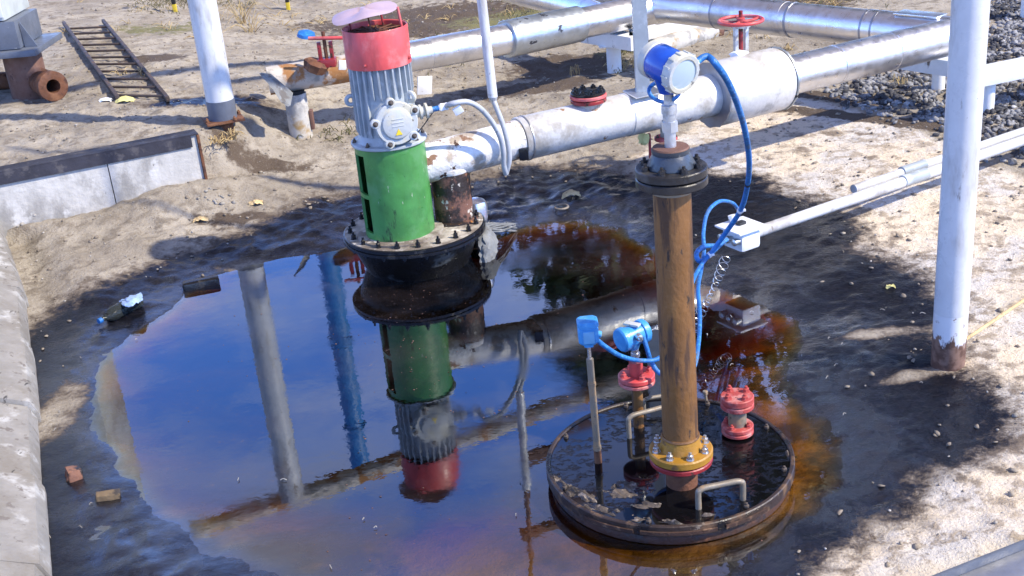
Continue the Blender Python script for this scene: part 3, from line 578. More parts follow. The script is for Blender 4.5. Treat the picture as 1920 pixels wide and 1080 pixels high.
for t, mt_, rr_ in ((-8, 'red_paint', .0065), (150, 'dark_red', .005), (75, 'dark_red', .005), (-110, 'rust', .0035)):
    d_ = dirxy(math.radians(t)); k = .125 if t != -110 else .03
    p0 = A + d_*k + V(0, 0, 1.12); p1 = p0 + V(-.012, -.003, 0); p1.z = hc.z + .002 - ((p1-hc).x*hn.x+(p1-hc).y*hn.y)/hn.z - .012
    MB().cyl(p0, p1, rr_, rr_, 8).build('hood_stay', mt_, hood)
# riser beside the green housing
RB = V(-.244, 5.58, 0)
ris = lz(RB, [(.19, .115), (.200, .115), (.203, .093), (.44, .093)], 40).build('riser_pipe', 'peel_black' if 'peel_black' in MATS else 'oily_black', pump)
# ------------------------------------------------------------------ DISCHARGE PIPE
PZ = .526
P = [V(-.262, 5.566, .50), G(965, 263, PZ), G(1335, 178, PZ), G(1455, 148, PZ), G(1768, 72, PZ)]
dp = thing('discharge_pipe', V(.4, 5.8, gz(.4, 5.8)), 'white then silver pipe running from the pump riser back to the right corner', 'pipe')
dirp = (P[1]-P[0]).normalized()
MB().tube([P[0]-dirp*.115, P[0]+dirp*.2, P[1]+dirp*.03], .094, 40, False).build('steel_pipe', 'peeling_white', dp)
lz(RB, [(.435, .095), (.445, .099), (.46, .099)], 40).build('riser_collar', 'peeling_white', dp)
d2 = (P[2]-P[1]).normalized()
sh = MB().lathe(P[1]+d2*.02, d2, [(0, .103), (.004, .106), ((P[2]-P[1]).length*.52, .106), ((P[2]-P[1]).length*.52+.002, .109), ((P[2]-P[1]).length-.02, .109)], 48, (True, True)).build('insulated_shell', 'pipe_white', dp)
MB().lathe(P[1]+d2*.05, d2, [(0, .110), (.006, .110)], 40).build('shell_band', 'steel_cap', sh)
MB().box(P[1]+d2*.04+V(.0, -.105, -.045), (.045, .02, .06), None, .004).build('torn_flap', 'oily_black', sh)
d3 = (P[3]-P[2]).normalized(); L3 = (P[3]-P[2]).length
vb = MB().lathe(P[2]-d3*.01, d3, [(0, .118), (.004, .162), (.01, .166), (L3, .166), (L3+.012, .162)], 56).build('valve_jacket', 'pipe_white', dp)
# crumpled end plates of the jacket
MB().lathe(P[2]-d3*.016, d3, [(0, .168), (.004, .168)], 40, wob=.03, seed=5).build('jacket_end', 'steel_cap', vb)
MB().lathe(P[3]+d3*.004, d3, [(0, .170), (.010, .170)], 40, wob=.02, seed=8).build('jacket_end', 'dull_cladding', vb)
d4 = (P[4]-P[3]).normalized(); L4 = (P[4]-P[3]).length
s4 = MB().lathe(P[3], d4, [(0, .104), (L4*.33, .104), (L4*.331, .1055), (L4*.66, .1055), (L4*.661, .107), (L4+.03, .107)], 56).build('silver_shell', 'cladding', dp)
for k in (.33, .66): MB().lathe(P[3]+d4*L4*k, d4, [(0, .1075), (.012, .1085), (.014, .1075)], 48).build('shell_seam', 'cladding', s4)
# rag-like peeled tape and stains at jacket
P5 = G(1580, 47, PZ); P6 = G(1240, -3, PZ)
cx_ = P[4] + d4*.06
d5 = (P5-cx_).normalized(); L5 = (P6-P5).length + (P5-cx_).length
bp = thing('branch_pipe', V(P5.x, P5.y, gz(P5.x, P5.y)), 'silver clad pipe running back to the left from the corner, two dark seams', 'pipe')
bsh = MB().lathe(cx_+d5*.06, d5, [(0, .112), (L5*.2, .112), (L5*.201, .109), (L5*.45, .109), (L5*.451, .111), (L5*1.0, .111), (L5*1.0+.0, .08)], 48).build('silver_shell', 'cladding', bp)
for k in (.19, .22, .45, .70): MB().lathe(cx_+d5*L5*k, d5, [(0, .1125), (.012, .1135), (.014, .1125)], 48).build('shell_seam', 'steel_cap', bsh)
pl = MB().lathe(cx_-d5*.10, d5, [(0, .06), (.03, .112), (.18, .114)], 40).build('corner_cap', 'cladding', bp)
MB().box(cx_+d5*.20+V(0, 0, .112), (.28, .12, .012), Matrix.Rotation(math.atan2(d5.y, d5.x), 3, 'Z'), .003).build('corner_plate', 'cladding', bp)
# valve handwheel on jacket
wb = G(1390, 155, PZ); wq = V(wb.x, wb.y, 0)
hw = thing('gate_valve_wheel', V(wb.x, wb.y, .68), 'red handwheel on a silver yoke standing on the white valve jacket', 'valve')
yk = MB()
for s_ in (-1, 1): yk.box(wq + d3*.034*s_ + V(0, 0, .765), (.022, .020, .17), Matrix.Rotation(math.atan2(d3.y, d3.x), 3, 'Z'), .004)
yk.lathe((wq.x, wq.y, 0), (0, 0, 1), [(.822, .05), (.834, .05)], 20).build('yoke', 'galvanised', hw)
lz(wq, [(.66, .012), (.905, .011)], 12).build('stem', 'dark_red', hw)
MB().rock(wq+V(-.02, -.04, .685), .06, 5, (1, .8, .35), 2, .25).build('sealing_rag', 'plastic_white', hw)
wh = MB().torus(wq+V(0, 0, .855), (0, 0, 1), .112, .0095, 40, 10)
for k in range(5): t = 2*math.pi*k/5+.3; wh.tube([wq+V(0, 0, .849), wq+V(math.cos(t)*.06, math.sin(t)*.06, .847), wq+V(math.cos(t)*.11, math.sin(t)*.11, .855)], .008, 8, True, 3)
wh.lathe((wq.x, wq.y, 0), (0, 0, 1), [(.835, .022), (.869, .022), (.872, .018)], 16).build('handwheel', 'red_paint', hw)
# blind flange on the pipe
bfc = G(1106, 232, PZ); bf = thing('blind_flange', V(bfc.x, bfc.y, .63), 'red flanged branch with bolted black cover on top of the white pipe', 'flange')
lz(bfc, [(.58, .062), (.636, .062)], 32).build('neck', 'rusted_white', bf)
flange(bf, V(bfc.x, bfc.y, .637), .088, .018, 'dark_red'); flange(bf, V(bfc.x, bfc.y, .659), .090, .017, 'red_paint', 0)
cv_ = flange(bf, V(bfc.x, bfc.y, .677), .086, .012, 'oily_black', 8, .014, .016, 'oily_black', name='cover')
# channel post riding on the pipe
ch = G(1208, 212, PZ); cp = thing('channel_post', V(ch.x, ch.y, .62), 'grey steel channel post standing on a saddle on the white pipe', 'post')
MB().prism([V(ch.x-.036, ch.y-.012, .635), V(ch.x+.032, ch.y-.016, .635), V(ch.x+.032, ch.y+.03, .635), V(ch.x+.022, ch.y+.03, .635), V(ch.x+.022, ch.y-.006, .635), V(ch.x-.028, ch.y-.002, .635), V(ch.x-.028, ch.y+.03, .635), V(ch.x-.036, ch.y+.03, .635)], V(0, 0, 1.6)).build('channel', 'pole_white' if 0 else 'grey_paint', cp, 0)
MB().box((ch.x+.0, ch.y, .634), (.16, .13, .008), Matrix.Rotation(.45, 3, 'Z') @ Matrix.Rotation(.1, 3, 'X'), .002).build('saddle_plate', 'cladding', cp)
# drain valve under pipe, behind gauge flange
dv = G(1250, 300, .22); dv.z = 0; yv = dv.y
dvt = thing('drain_valve', V(dv.x, dv.y, gz(dv.x, dv.y)), 'small rusty drain valve with red flange hanging under the white pipe', 'valve')
lz(dv, [(gz(dv.x, dv.y)-.05, .028), (.45, .028)], 20).build('drain_pipe', 'rusted_white', dvt); flange(dvt, V(dv.x+.0, dv.y, .33), .06, .018, 'red_paint', 4, .007, .014); flange(dvt, V(dv.x, dv.y, .20), .055, .015, 'dark_red', 4, .007, .014)
MB().box((dv.x-.085, dv.y, .26), (.012, .03, .22), None, .003).build('bracket', 'dark_red', dvt); MB().box((dv.x-.12, dv.y-.02, .16), (.05, .05, .14), None, .006).build('valve_body', 'oily_black', dvt)
one('yellow_rag', MB().rock((dv.x-.12, dv.y-.03, .355), .04, 9, (.7, .6, .9), 2, .35), 'rag_yellow', (dv.x-.12, dv.y-.03, .3), 'crumpled yellow green rag stuffed under the white pipe', 'rag')
# conduit post with hose + grey motor cable
cb = V(.02, 6.0, 0)
cdt = thing('conduit_post', G(950, 235, .60), 'white painted conduit post that becomes a thin grey hose above the pipe', 'conduit')
c_lo = G(922, 182, .95); c_lo = Y(924, 182, 5.57); c_hi = Y(903, 0, 5.60)
dc = (c_hi-c_lo).normalized()
MB().cyl(c_lo, c_lo+dc*.62, .0225, .0225, 20).build('conduit', 'pole_white', cdt); MB().cyl(c_lo+dc*.62, c_lo+dc*2.4, .013, .013, 16).build('upper_conduit', 'rust_column', cdt); MB().lathe(c_lo-dc*.025, dc, [(0, .012), (.01, .018), (.04, .023), (.045, .021)], 16).build('reducer', 'galvanised', cdt)
MB().tube([c_lo-dc*.01, Y(932, 205, 5.55), Y(945, 240, 5.53), Y(953, 275, 5.52), Y(955, 300, 5.52), Y(950, 322, 5.53)], .0125, 12).build('hose', 'cable_grey', cdt)
arm = MB().beam(c_lo+dc*1.95, c_lo+dc*1.95+V(-.5, .35, .25), .025, .025).beam(c_lo+dc*1.95, c_lo+dc*1.95+V(.5, .12, 0), .025, .025); arm.build('bracket_arm', 'rust_column', cdt)
yA = g1.y
mc = one('motor_cable', MB().tube([g1+gdir*.06, Y(850, 194, 5.38), Y(876, 191, 5.40), Y(900, 203, 5.43), Y(922, 228, 5.46), Y(938, 258, 5.48), Y(944, 290, 5.50), Y(945, 312, 5.51), Y(949, 326, 5.53)], .0125, 12), 'cable_grey', tuple(g1), 'grey armoured cable arching from the motor gland down to the white pipe', 'cable')
tg = Y(859, 207, 5.385); MB().box(tg, (.042, .003, .036), Matrix.Rotation(-.45, 3, 'Y'), .001).build('cable_tag', 'plastic_white', mc)
# little foil capped stub and torn wrapping
sb = GP(902, 415); sb = V(-.115, 5.72, .02)
fst = thing('wrapped_stub', sb, 'short pipe stub with a shiny foil cap just behind the black pump base', 'pipe stub')
q0 = Y(893, 410, 5.70); q1 = Y(902, 352, 5.70)
MB().cyl(V(q0.x, q0.y, -.05), q0, .05, .048, 20).build('stub', 'oily_black', fst)
MB().lathe(q0-V(0, 0, .02), V(.06, -.05, 1), [(0, .050), (.03, .056), (.09, .055), (.115, .045), (.128, .02)], 24, wob=.05, seed=2).build('foil_cap', 'cladding', fst)
def rag(pts, seed, wob=.02, n=5):
    """crumpled sheet spanned over rows of points, with thickness"""
    rr = random.Random(seed); rows = [catmull(r, n) for r in pts]; k = len(rows[0])
    cols = [catmull([r[i] for r in rows], n) for i in range(k)]
    g = [[c[j] + V(rr.uniform(-1, 1), rr.uniform(-1, 1), rr.uniform(-1, 1))*wob for c in cols] for j in range(len(cols[0]))]
    mb = MB(); nr = len(g); vs = [p for r in g for p in r]; vs2 = [p + V(.004, -.004, -.004) for p in vs]; o = len(vs)
    fs = []
    for j in range(nr-1):
        for i in range(k-1):
            a, b, c, d = j*k+i, j*k+i+1, (j+1)*k+i+1, (j+1)*k+i; fs += [(a, b, c, d), (a+o, d+o, c+o, b+o)]
    for j in range(nr-1):
        for i in (0, k-1): a, b = j*k+i, (j+1)*k+i; fs.append((a, b, b+o, a+o))
    for i in range(k-1):
        for j in (0, nr-1): a, b = j*k+i, j*k+i+1; fs.append((a, b, b+o, a+o))
    return mb.add(vs+vs2, fs)
one('torn_wrapping', rag([[Y(893, 432, 5.55), Y(915, 425, 5.58), Y(928, 440, 5.6)], [Y(898, 455, 5.5), Y(915, 450, 5.5), Y(932, 460, 5.55)], [Y(900, 490, 5.46), Y(914, 488, 5.46), Y(928, 482, 5.5)], [Y(906, 508, 5.45), Y(913, 508, 5.45), Y(920, 502, 5.47)]], 3, .006), 'rag_grey', tuple(Y(905, 440, 5.55)), 'grey torn wrapping sheet hanging off the right side of the pump flange', 'wrapping', ang=30)
one('straw_wisp', (lambda mb: [mb.tube([Y(905+R.uniform(-8, 8), 425+R.uniform(-6, 8), 5.62), Y(935+R.uniform(-8, 8), 424+R.uniform(-6, 10), 5.7), Y(960+R.uniform(-14, 10), 428+R.uniform(-10, 8), 5.85)], .004, 5, True, 3) for _ in range(22)] and mb)(MB()), 'rag_grey', tuple(Y(930, 425, 5.7)), 'frayed pale fibres sticking out behind the pump flange', 'fibres')
# ------------------------------------------------------------------ ROUND LID
LC = V(.459, 3.443, 0)
lid = thing('manhole_lid', LC, 'round steel lid with rusty rim, covered in oil and standing in the pool', 'lid')
lz(LC, [(-.12, .372), (.004, .372)], 72).build('neck', 'rim_rust', lid)
lz(LC, [(.000, .384), (.003, .388), (.026, .388), (.029, .386)], 96).build('lower_flange', 'rim_rust' if 'rim_rust' in MATS else 'rust', lid)
gp = lz(LC, [(.0295, .386), (.036, .386)], 72).build('gasket', 'dark_inside', lid)
rimo = MB(); n = 96
def ring2(r, z): return [V(LC.x+r*math.cos(2*math.pi*i/n), LC.y+r*math.sin(2*math.pi*i/n), z) for i in range(n)]
rimo.rings([ring2(.398, .0365), ring2(.402, .039), ring2(.402, .072), ring2(.399, .075), ring2(.390, .075), ring2(.387, .072), ring2(.386, .045), ring2(.386, .0365)], (False, False)); rimo.f.append(tuple(range(n))[::-1]) if 0 else None
rimo.build('rim', 'lid_rim', lid)
plt = lz(LC, [(.0365, .386), (.060, .386)], 72).build('plate', 'oily_black', lid)
one_ = MB()
NR = 90; rad = np.linspace(.0, .3855, NR)
lp_ = []
for j, r_ in enumerate(rad):
    for i in range(120):
        t = 2*math.pi*i/120; lp_.append((LC.x+r_*math.cos(t), LC.y+r_*math.sin(t)))
lp_ = np.array(lp_); z_l = .0685 + fbm(lp_[:, 0]*30, lp_[:, 1]*30, 3, 61)*.004
om = MB(); om.v = [V(a, b, c) for (a, b), c in zip(lp_, np.full(len(z_l), .0690))]
om.f = [(j*120+i, j*120+(i+1) % 120, (j+1)*120+(i+1) % 120, (j+1)*120+i) for j in range(NR-1) for i in range(120)]
om.build('oil_film', 'lid_oil', lid)
# caked dirt on the lid: a height sheet that pokes out of the oil where the dirt lies
cx0, cy0 = LC.x, LC.y; ddx, ddy = lp_[:, 0]-cx0, lp_[:, 1]-cy0; rr_ = np.hypot(ddx, ddy); an = np.arctan2(ddy, ddx)
def lb(px, py, rx, ry, ang=0.):
    c = G(px, py, .07); x, y = lp_[:, 0]-c.x, lp_[:, 1]-c.y; ca, sa = math.cos(ang), math.sin(ang)
    return np.exp(-((x*ca+y*sa)/rx)**2-((-x*sa+y*ca)/ry)**2)
amt = np.maximum.reduce([lb(1170, 918, .075, .055, -.2), lb(1215, 945, .05, .03), .95*lb(1050, 895, .03, .06, .6), 1.05*lb(1085, 925, .09, .028, -.75), 1.05*lb(1130, 955, .09, .022, -.5), .8*lb(1200, 975, .08, .016, -.15), .8*lb(1265, 978, .06, .025), .7*lb(1320, 965, .05, .02), .8*lb(1485, 850, .02, .08), .6*lb(1440, 790, .02, .06, .5), .55*lb(1395, 945, .06, .02, .3)])
zd = .0535 + .022*amt**.7 + fbm(lp_[:, 0]*42, lp_[:, 1]*42, 5, 77, .7)*.042*sstep(.03, .5, amt)
dm = MB(); dm.v = [V(a, b, c) for (a, b), c in zip(lp_, zd)]; dm.f = om.f
dm.build('caked_dirt', 'lid_dirt', lid)
for t in (200, 252, 300, 338, 20, 60, 105, 150):
    d_ = dirxy(math.radians(t)); bolt(rimo_ := plt, LC + d_*.372 + V(0, 0, .066), .009, .016, (0, 0, 1), 'bolt_steel')
# rim lugs (clamp strips)
for t0, t1 in ((222, 246), (249, 282), (286, 308)):
    st_ = MB(); pr = []
    for k in range(9):
        t = math.radians(t0+(t1-t0)*k/8); d_ = dirxy(t); pr.append([LC+d_*.4025+V(0, 0, .046), LC+d_*.408+V(0, 0, .047), LC+d_*.408+V(0, 0, .058), LC+d_*.4025+V(0, 0, .059)])
    st_.rings(pr).build('rim_strip', 'strip_rust' if 'strip_rust' in MATS else 'rust', lid, 20)
def handle(p0, p1, h, mt, r=.0095):
    p0, p1 = Vector(p0), Vector(p1); up = V(0, 0, h); d_ = (p1-p0).normalized()
    MB().tube([p0, p0+up*.8, p0+up*.93+d_*.006, p0+up+d_*.022, (p0+p1)/2+up, p1+up-d_*.022, p1+up*.93-d_*.006, p1+up*.8, p1], r, 12, True, 4).build('handle', mt, lid)
handle(G(1310, 955, .066), G(1393, 938, .066), .072, 'worn_galvanised'); handle(G(1180, 822, .066), G(1262, 800, .066), .085, 'worn_galvanised', .0085); handle(G(1208, 772, .066), G(1262, 762, .066), .05, 'worn_galvanised', .007)
bb = GP(1322, 748); bb = G(1325, 757, .066); MB().cyl(bb, bb+V(-.004, 0, .045), .005, .005, 8).lathe(bb+V(-.004, 0, .04), (0, 0, 1), [(0, .010), (.010, .010), (.012, .008)], 6).build('upright_bolt', 'worn_galvanised', lid)
# ------------------------------------------------------------------ STANDPIPE with transmitter
S = V(.477, 3.288, 0)
sp = thing('standpipe', V(S.x, S.y, .07), 'tall brown rusty standpipe on a yellow flange rising from the round lid', 'pipe')
lz(S, [(.06, .05), (.150, .05)], 28).build('stub', 'rust', sp)
lf = flange(sp, V(S.x, S.y, .150), .098, .017, 'dark_red', 8, .007, .014, 'bolt_steel', name='lower_flange', k=.80)
yf = MB().lathe((S.x, S.y, 0), (0, 0, 1), [(.171, .096), (.174, .099), (.193, .099), (.197, .095), (.200, .066), (.215, .0615), (.240, .058)], 48).build('yellow_flange', 'ochre_paint', sp)
bolts(yf, (S.x, S.y, .197), (0, 0, 1), .080, 8, .0105, .022, 'bright_steel', .2)
pp = lz(S, [(.222, .0545), (1.058, .0545)], 44).build('brown_pipe', 'rust_pipe', sp)
lz(S, [(.236, .0575), (.242, .060), (.248, .0575)], 40).build('weld', 'rust_pipe', pp)
lz(S, [(1.038, .0575), (1.056, .057)], 40).build('collar', 'worn_galvanised', pp)
f1 = flange(sp, V(S.x, S.y, 1.060), .102, .024, 'black_flange', name='lower_top_flange'); f2 = flange(sp, V(S.x, S.y, 1.088), .102, .025, 'black_flange', 8, .010, .018, 'black_flange', name='upper_top_flange')
cn = lz(S, [(1.114, .070), (1.118, .070), (1.152, .052), (1.158, .054), (1.166, .054)], 36).build('cone_adapter', 'slate_paint', sp)
lz(S, [(1.1665, .053), (1.171, .050)], 36).build('cone_cap', 'rust_column', cn)
# transmitter
TXC = V(S.x+.0, S.y, 1.398)
tr = thing('level_transmitter', V(S.x, S.y, 1.171), 'blue level transmitter with glass face on a steel nipple atop the standpipe', 'transmitter')
nip = lz(S, [(1.171, .0165), (1.215, .0165)], 20).build('nipple', 'galvanised', tr)
MB().lathe((S.x, S.y, 1.215), (0, 0, 1), [(0, .024), (.03, .024)], 6).lathe((S.x, S.y, 1.245), (0, 0, 1), [(0, .019), (.022, .019), (.022, .022), (.045, .022), (.048, .0145), (.115, .0145)], 20).build('hex_union', 'galvanised', nip)
ax = V(.52, -.83, -.20).normalized(); bd = MB().lathe(TXC-ax*.045, ax, [(0, .048), (.004, .051), (.076, .051), (.080, .048)], 44).lathe((S.x, S.y, 1.325), (0, 0, 1), [(0, .026), (.012, .030), (.03, .036), (.05, .044)], 28).build('body', 'blue_enamel', tr)
fc = MB().lathe(TXC+ax*.039, ax, [(0, .054), (.002, .057), (.024, .057), (.030, .053), (.030, .043), (.026, .041)], 40, (True, False))
for k in range(14):
    t = 2*math.pi*k/14; u_, v_, a_ = frame(ax); fc.box(TXC+ax*.052+(u_*math.cos(t)+v_*math.sin(t))*.0565, (.008, .006, .022), Matrix((u_*math.cos(t)+v_*math.sin(t), ax.cross(u_*math.cos(t)+v_*math.sin(t)), ax)).transposed(), .0015)
fco = fc.build('front_cover', 'light_grey_paint', tr); MB().lathe(TXC+ax*.064, ax, [(0, .0425), (.0015, .0425), (.004, .03), (.0045, .0)], 36, (True, False)).build('glass', 'glass_face', fco)
MB().lathe(TXC-ax*.042, -ax, [(0, .050), (.003, .053), (.024, .053), (.029, .047), (.032, .03), (.033, 0)], 36, (True, False)).build('rear_cover', 'light_grey_paint', tr)
sx = ax.cross(V(0, 0, 1)).normalized(); sx = sx if sx.x > 0 else -sx
gA = TXC + sx*.052 - ax*.012 + V(0, 0, .012); gdA = (sx*.9+V(0, 0, .1)).normalized()
gA = TXC + ax*.035 + sx*.052 + V(0, 0, .006)
MB().lathe(gA-gdA*.01, gdA, [(0, .012), (.012, .012), (.012, .0155), (.026, .0155), (.028, .010), (.036, .009)], 14).build('cable_gland', 'plastic_white', tr)
gBp = TXC - V(0, 0, .052) + sx*.022; MB().lathe(gBp+V(0, 0, .01), V(.4, -.3, -1), [(0, .010), (.02, .010), (.022, .013), (.032, .013)], 12).build('drain_plug', 'bright_steel', tr)
def cable(name, pts, r, label, m_='cable_blue'): return one(name, MB().tube(pts, r, 12, True, 8), m_, tuple(pts[0]), label, 'cable')
JB = V(1.0, 4.93, .215)
def tie(o, p, d, m_='plastic_white'): MB().lathe(p, d, [(-.006, .0118), (.006, .0118)], 12).box(Vector(p)+V(.012, -.008, .004), (.012, .012, .008), None, .001).build('cable_tie', m_, o)
gT = gA+gdA*.02
cA = cable('blue_cable', [gT, gT+gdA*.04+V(0, 0, .004), Y(1345, 124, 3.30), Y(1368, 160, 3.4), Y(1392, 225, 3.6), Y(1404, 290, 3.8), Y(1402, 345, 4.0), Y(1388, 395, 4.2), Y(1358, 440, 4.3), Y(1330, 478, 4.32), Y(1312, 490, 4.3), Y(1306, 475, 4.32), Y(1320, 462, 4.38), Y(1345, 460, 4.5), Y(1362, 450, 4.7)], .0095, 'thick blue cable arching down from the level transmitter to the white junction box')
cable('blue_cable', [Y(1384, 392, 4.86), Y(1372, 380, 4.8), Y(1348, 378, 4.7), Y(1327, 398, 4.6), Y(1319, 435, 4.5), Y(1320, 470, 4.4), Y(1316, 500, 4.3), Y(1309, 540, 4.1), Y(1312, 590, 3.95), Y(1310, 640, 3.8), Y(1300, 690, 3.66), Y(1270, 705, 3.6), Y(1240, 702, 3.6), Y(1222, 680, 3.62), Y(1212, 650, 3.63), Y(1206, 632, 3.64)], .0078, 'blue cable looping from the junction box down behind the standpipe to the pressure transmitter')
cable('blue_cable', [Y(1116, 634, 3.44), Y(1135, 650, 3.46), Y(1165, 668, 3.5), Y(1200, 676, 3.56), Y(1235, 672, 3.6), Y(1262, 640, 3.7), Y(1285, 580, 3.9), Y(1300, 525, 4.1), Y(1320, 490, 4.3), Y(1345, 465, 4.6), Y(1360, 452, 4.75)], .0078, 'blue cable sagging from the small temperature head past the standpipe foot')
cable('blue_cable', [gBp+V(.01, -.008, -.03), Y(1268, 182, 3.26), Y(1252, 192, 3.32), Y(1228, 186, 3.38), Y(1217, 172, 3.4), Y(1222, 160, 3.42), Y(1240, 150, 3.36)], .0058, 'thin blue cable looped under the level transmitter head')
def coil():
    P0 = Y(1300, 605, 4.2); P1 = Y(1362, 480, 4.7); n = 240; T = 13; u_, v_, a_ = frame(P1-P0); out = []
    for i in range(n):
        s = i/(n-1); c = P0.lerp(P1, s) + V(0, 0, -.03*math.sin(s*3.1)); t = 2*math.pi*T*s; out.append(c + (u_*math.cos(t)+v_*math.sin(t))*(.016+.006*math.sin(s*9)))
    return MB().tube(out, .0016, 5, False)
one('coiled_wire', coil(), 'bright_steel', tuple(Y(1330, 550, 4.4)), 'thin coiled wire hanging behind the standpipe under the junction box', 'wire')
for p_, q_ in (((1388, 395, 4.2), (1358, 440, 4.3)), ((1330, 478, 4.32), (1312, 490, 4.3))): tie(cA, Y(*p_), Y(*q_)-Y(*p_))
tie(cA, Y(1402, 345, 4.0), Y(1388, 395, 4.2)-Y(1404, 290, 3.8), 'black_wire')
# temperature sensor
b0 = G(1122, 868, .066); tsn = thing('temperature_sensor', b0, 'thin sensor rod with a square blue head on the left of the round lid', 'sensor')
tp = V(b0.x-.006, b0.y+.002, .477); dt = (tp-b0)
MB().tube([b0, b0+dt*.12], .0125, 14, False).build('socket', 'rust', tsn); MB().cyl(b0+dt*.10, b0+dt*.93, .0115, .0115, 16).lathe(b0+dt*.13, dt, [(0, .014), (.012, .014)], 14).lathe(b0+dt*.70, dt, [(0, .0135), (.01, .0135)], 14).build('rod', 'worn_galvanised', tsn); MB().cyl(b0+dt*.93, tp+V(0, 0, .02), .006, .006, 12).build('neck', 'bright_steel', tsn)
hcx = V(tp.x, tp.y, .535); hq = [(.024, -.036), (.036, -.024), (.036, .024), (.024, .036), (-.024, .036), (-.036, .024), (-.036, -.024), (-.024, -.036)]
hb = MB(); s_ = .88
hb.rings([[V(hcx.x+a*k*s_, hcx.y+b*k*s_, z) for a, b in hq] for z, k in ((.494, .45), (.505, .5), (.508, .82), (.516, .98), (.560, 1.0), (.562, .93), (.566, .93), (.568, 1.03), (.580, 1.03), (.585, .9), (.587, .6))]); hdo = hb.build('head', 'sky_blue_enamel', tsn, 25)
MB().box((hcx.x, hcx.y-.0325, .536), (.034, .003, .040), None, .001).build('name_plate', 'pale_blue', hdo); MB().lathe(hcx+V(.028, -.006, 0), V(1, -.1, -.2), [(0, .011), (.012, .011), (.014, .008)], 12).build('cable_gland', 'sky_blue_enamel', hdo)
# pressure transmitter
b1 = G(1198, 800, .066); pt = thing('pressure_transmitter', b1, 'small blue two-capped transmitter on a red flanged stub behind the standpipe', 'transmitter')
lz(b1, [(.06, .0185), (.235, .0185)], 20).build('stub_pipe', 'rust_pipe', pt)
flange(pt, V(b1.x, b1.y, .236), .062, .013, 'faded_red', name='lower_flange'); flange(pt, V(b1.x, b1.y, .252), .062, .018, 'red_paint', 4, .0105, .016, 'red_paint', name='upper_flange', k=.74)
lz(b1, [(.270, .0235), (.318, .0235)], 24).build('red_neck', 'red_paint', pt); lz(b1, [(.318, .012), (.338, .012), (.338, .016), (.350, .016), (.350, .012), (.372, .012)], 12).build('nipple', 'bright_steel', pt)
pc_ = V(b1.x-.006, b1.y, .415); pa = V(-.86, -.5, -.06).normalized()
pb = MB().lathe(pc_-pa*.03, pa, [(0, .036), (.06, .036)], 28).lathe(pc_-V(0, 0, .048), (0, 0, 1), [(0, .018), (.02, .026)], 20).build('body', 'sky_blue_enamel', pt)
for s_ in (-1, 1): MB().lathe(pc_+pa*.029*s_, pa*s_, [(0, .040), (.002, .042), (.020, .042), (.025, .037), (.027, .0)], 12, (True, False)).build('end_cap', 'sky_blue_enamel', pb)
MB().box(pc_+V(0, 0, .041), (.055, .024, .008), Matrix.Rotation(-.6, 3, 'Z'), .002).build('name_plate', 'light_grey_paint', pb)
ps = V(pc_.x+.014, pc_.y-.036, pc_.z+.014); MB().lathe(ps, V(.25, -.8, -.2), [(0, .012), (.014, .012), (.016, .009), (.024, .008)], 12).build('cable_gland', 'bright_steel', pb)
# red flanged stub
b2 = G(1383, 815, .066); rs = thing('flanged_stub', b2, 'short stub with a faded red bolted flange pair on the right of the round lid', 'flange')
lz(b2, [(.058, .030), (.200, .030)], 24).build('stub_pipe', 'worn_galvanised', rs)
flange(rs, V(b2.x, b2.y, .075), .053, .014, 'faded_red', name='bottom_flange'); flange(rs, V(b2.x, b2.y, .091), .053, .016, 'faded_red', 4, .0085, .014, 'faded_red', name='bottom_flange', ph=.9, k=.76)
flange(rs, V(b2.x, b2.y, .172), .055, .018, 'faded_red', name='top_flange'); flange(rs, V(b2.x, b2.y, .192), .055, .024, 'faded_red', 4, .0105, .018, 'faded_red', name='top_flange', ph=.5, k=.70)
# ------------------------------------------------------------------ JUNCTION BOX and CONDUITS
jz = .20; jb0 = G(1390, 437, jz); ce_ = G(1920, 258, jz); cdr = (ce_-jb0).normalized(); cyr = V(-cdr.y, cdr.x, 0); Mj = Matrix((cdr, cyr, V(0, 0, 1))).transposed()
jb = thing('junction_box', V(jb0.x, jb0.y, jz-.05), 'white junction box with glands at the end of the two conduits', 'junction box')
MB().box(jb0-V(0, 0, .02), (.11, .13, .085), Mj, .015).build('box', 'plastic_white', jb); MB().box(jb0+V(0, 0, .033), (.165, .165, .010), Mj, .003).build('lid', 'plastic_white', jb)
MB().box(jb0+V(.0, .01, .045), (.04, .03, .014), Mj, .003).build('latch', 'black_wire', jb)
for k, s_ in enumerate((-.045, .0, .045)):
    MB().lathe(jb0-cdr*.055+cyr*s_-V(0, 0, .01), -cdr, [(0, .013), (.014, .013), (.014, .016), (.03, .016), (.034, .010)], 12).build('cable_gland', 'bright_steel', jb)
MB().lathe(jb0+cyr*.05+V(0, 0, .036), V(-.2, .2, 1), [(0, .014), (.02, .014), (.02, .018), (.035, .018)], 12).build('cable_gland', 'plastic_white', jb)
for s_, z_, lab, L0 in ((-.02, 0, 'white conduit running from the junction box past the right post, nearer of two', .05), (.055, .012, 'white conduit lying beside the first one and ending short of the junction box', .75)):
    cc = MB().tube([jb0+cdr*L0+cyr*s_+V(0, 0, z_-.01), jb0+cdr*3.2+cyr*s_+V(0, 0, z_)], .026 if L0 < .1 else .022, 18, False)
    co = one('conduit_pipe', cc, 'pole_white', tuple(jb0+cdr*.5), lab, 'conduit', 'conduits by the right post')
    MB().lathe(jb0+cdr*(1.02+s_)+cyr*s_+V(0, 0, z_-.004), cdr, [(0, .0295 if L0 < .1 else .0255), (.16, .0295 if L0 < .1 else .0255)], 18).build('coupling', 'grey_paint', co)
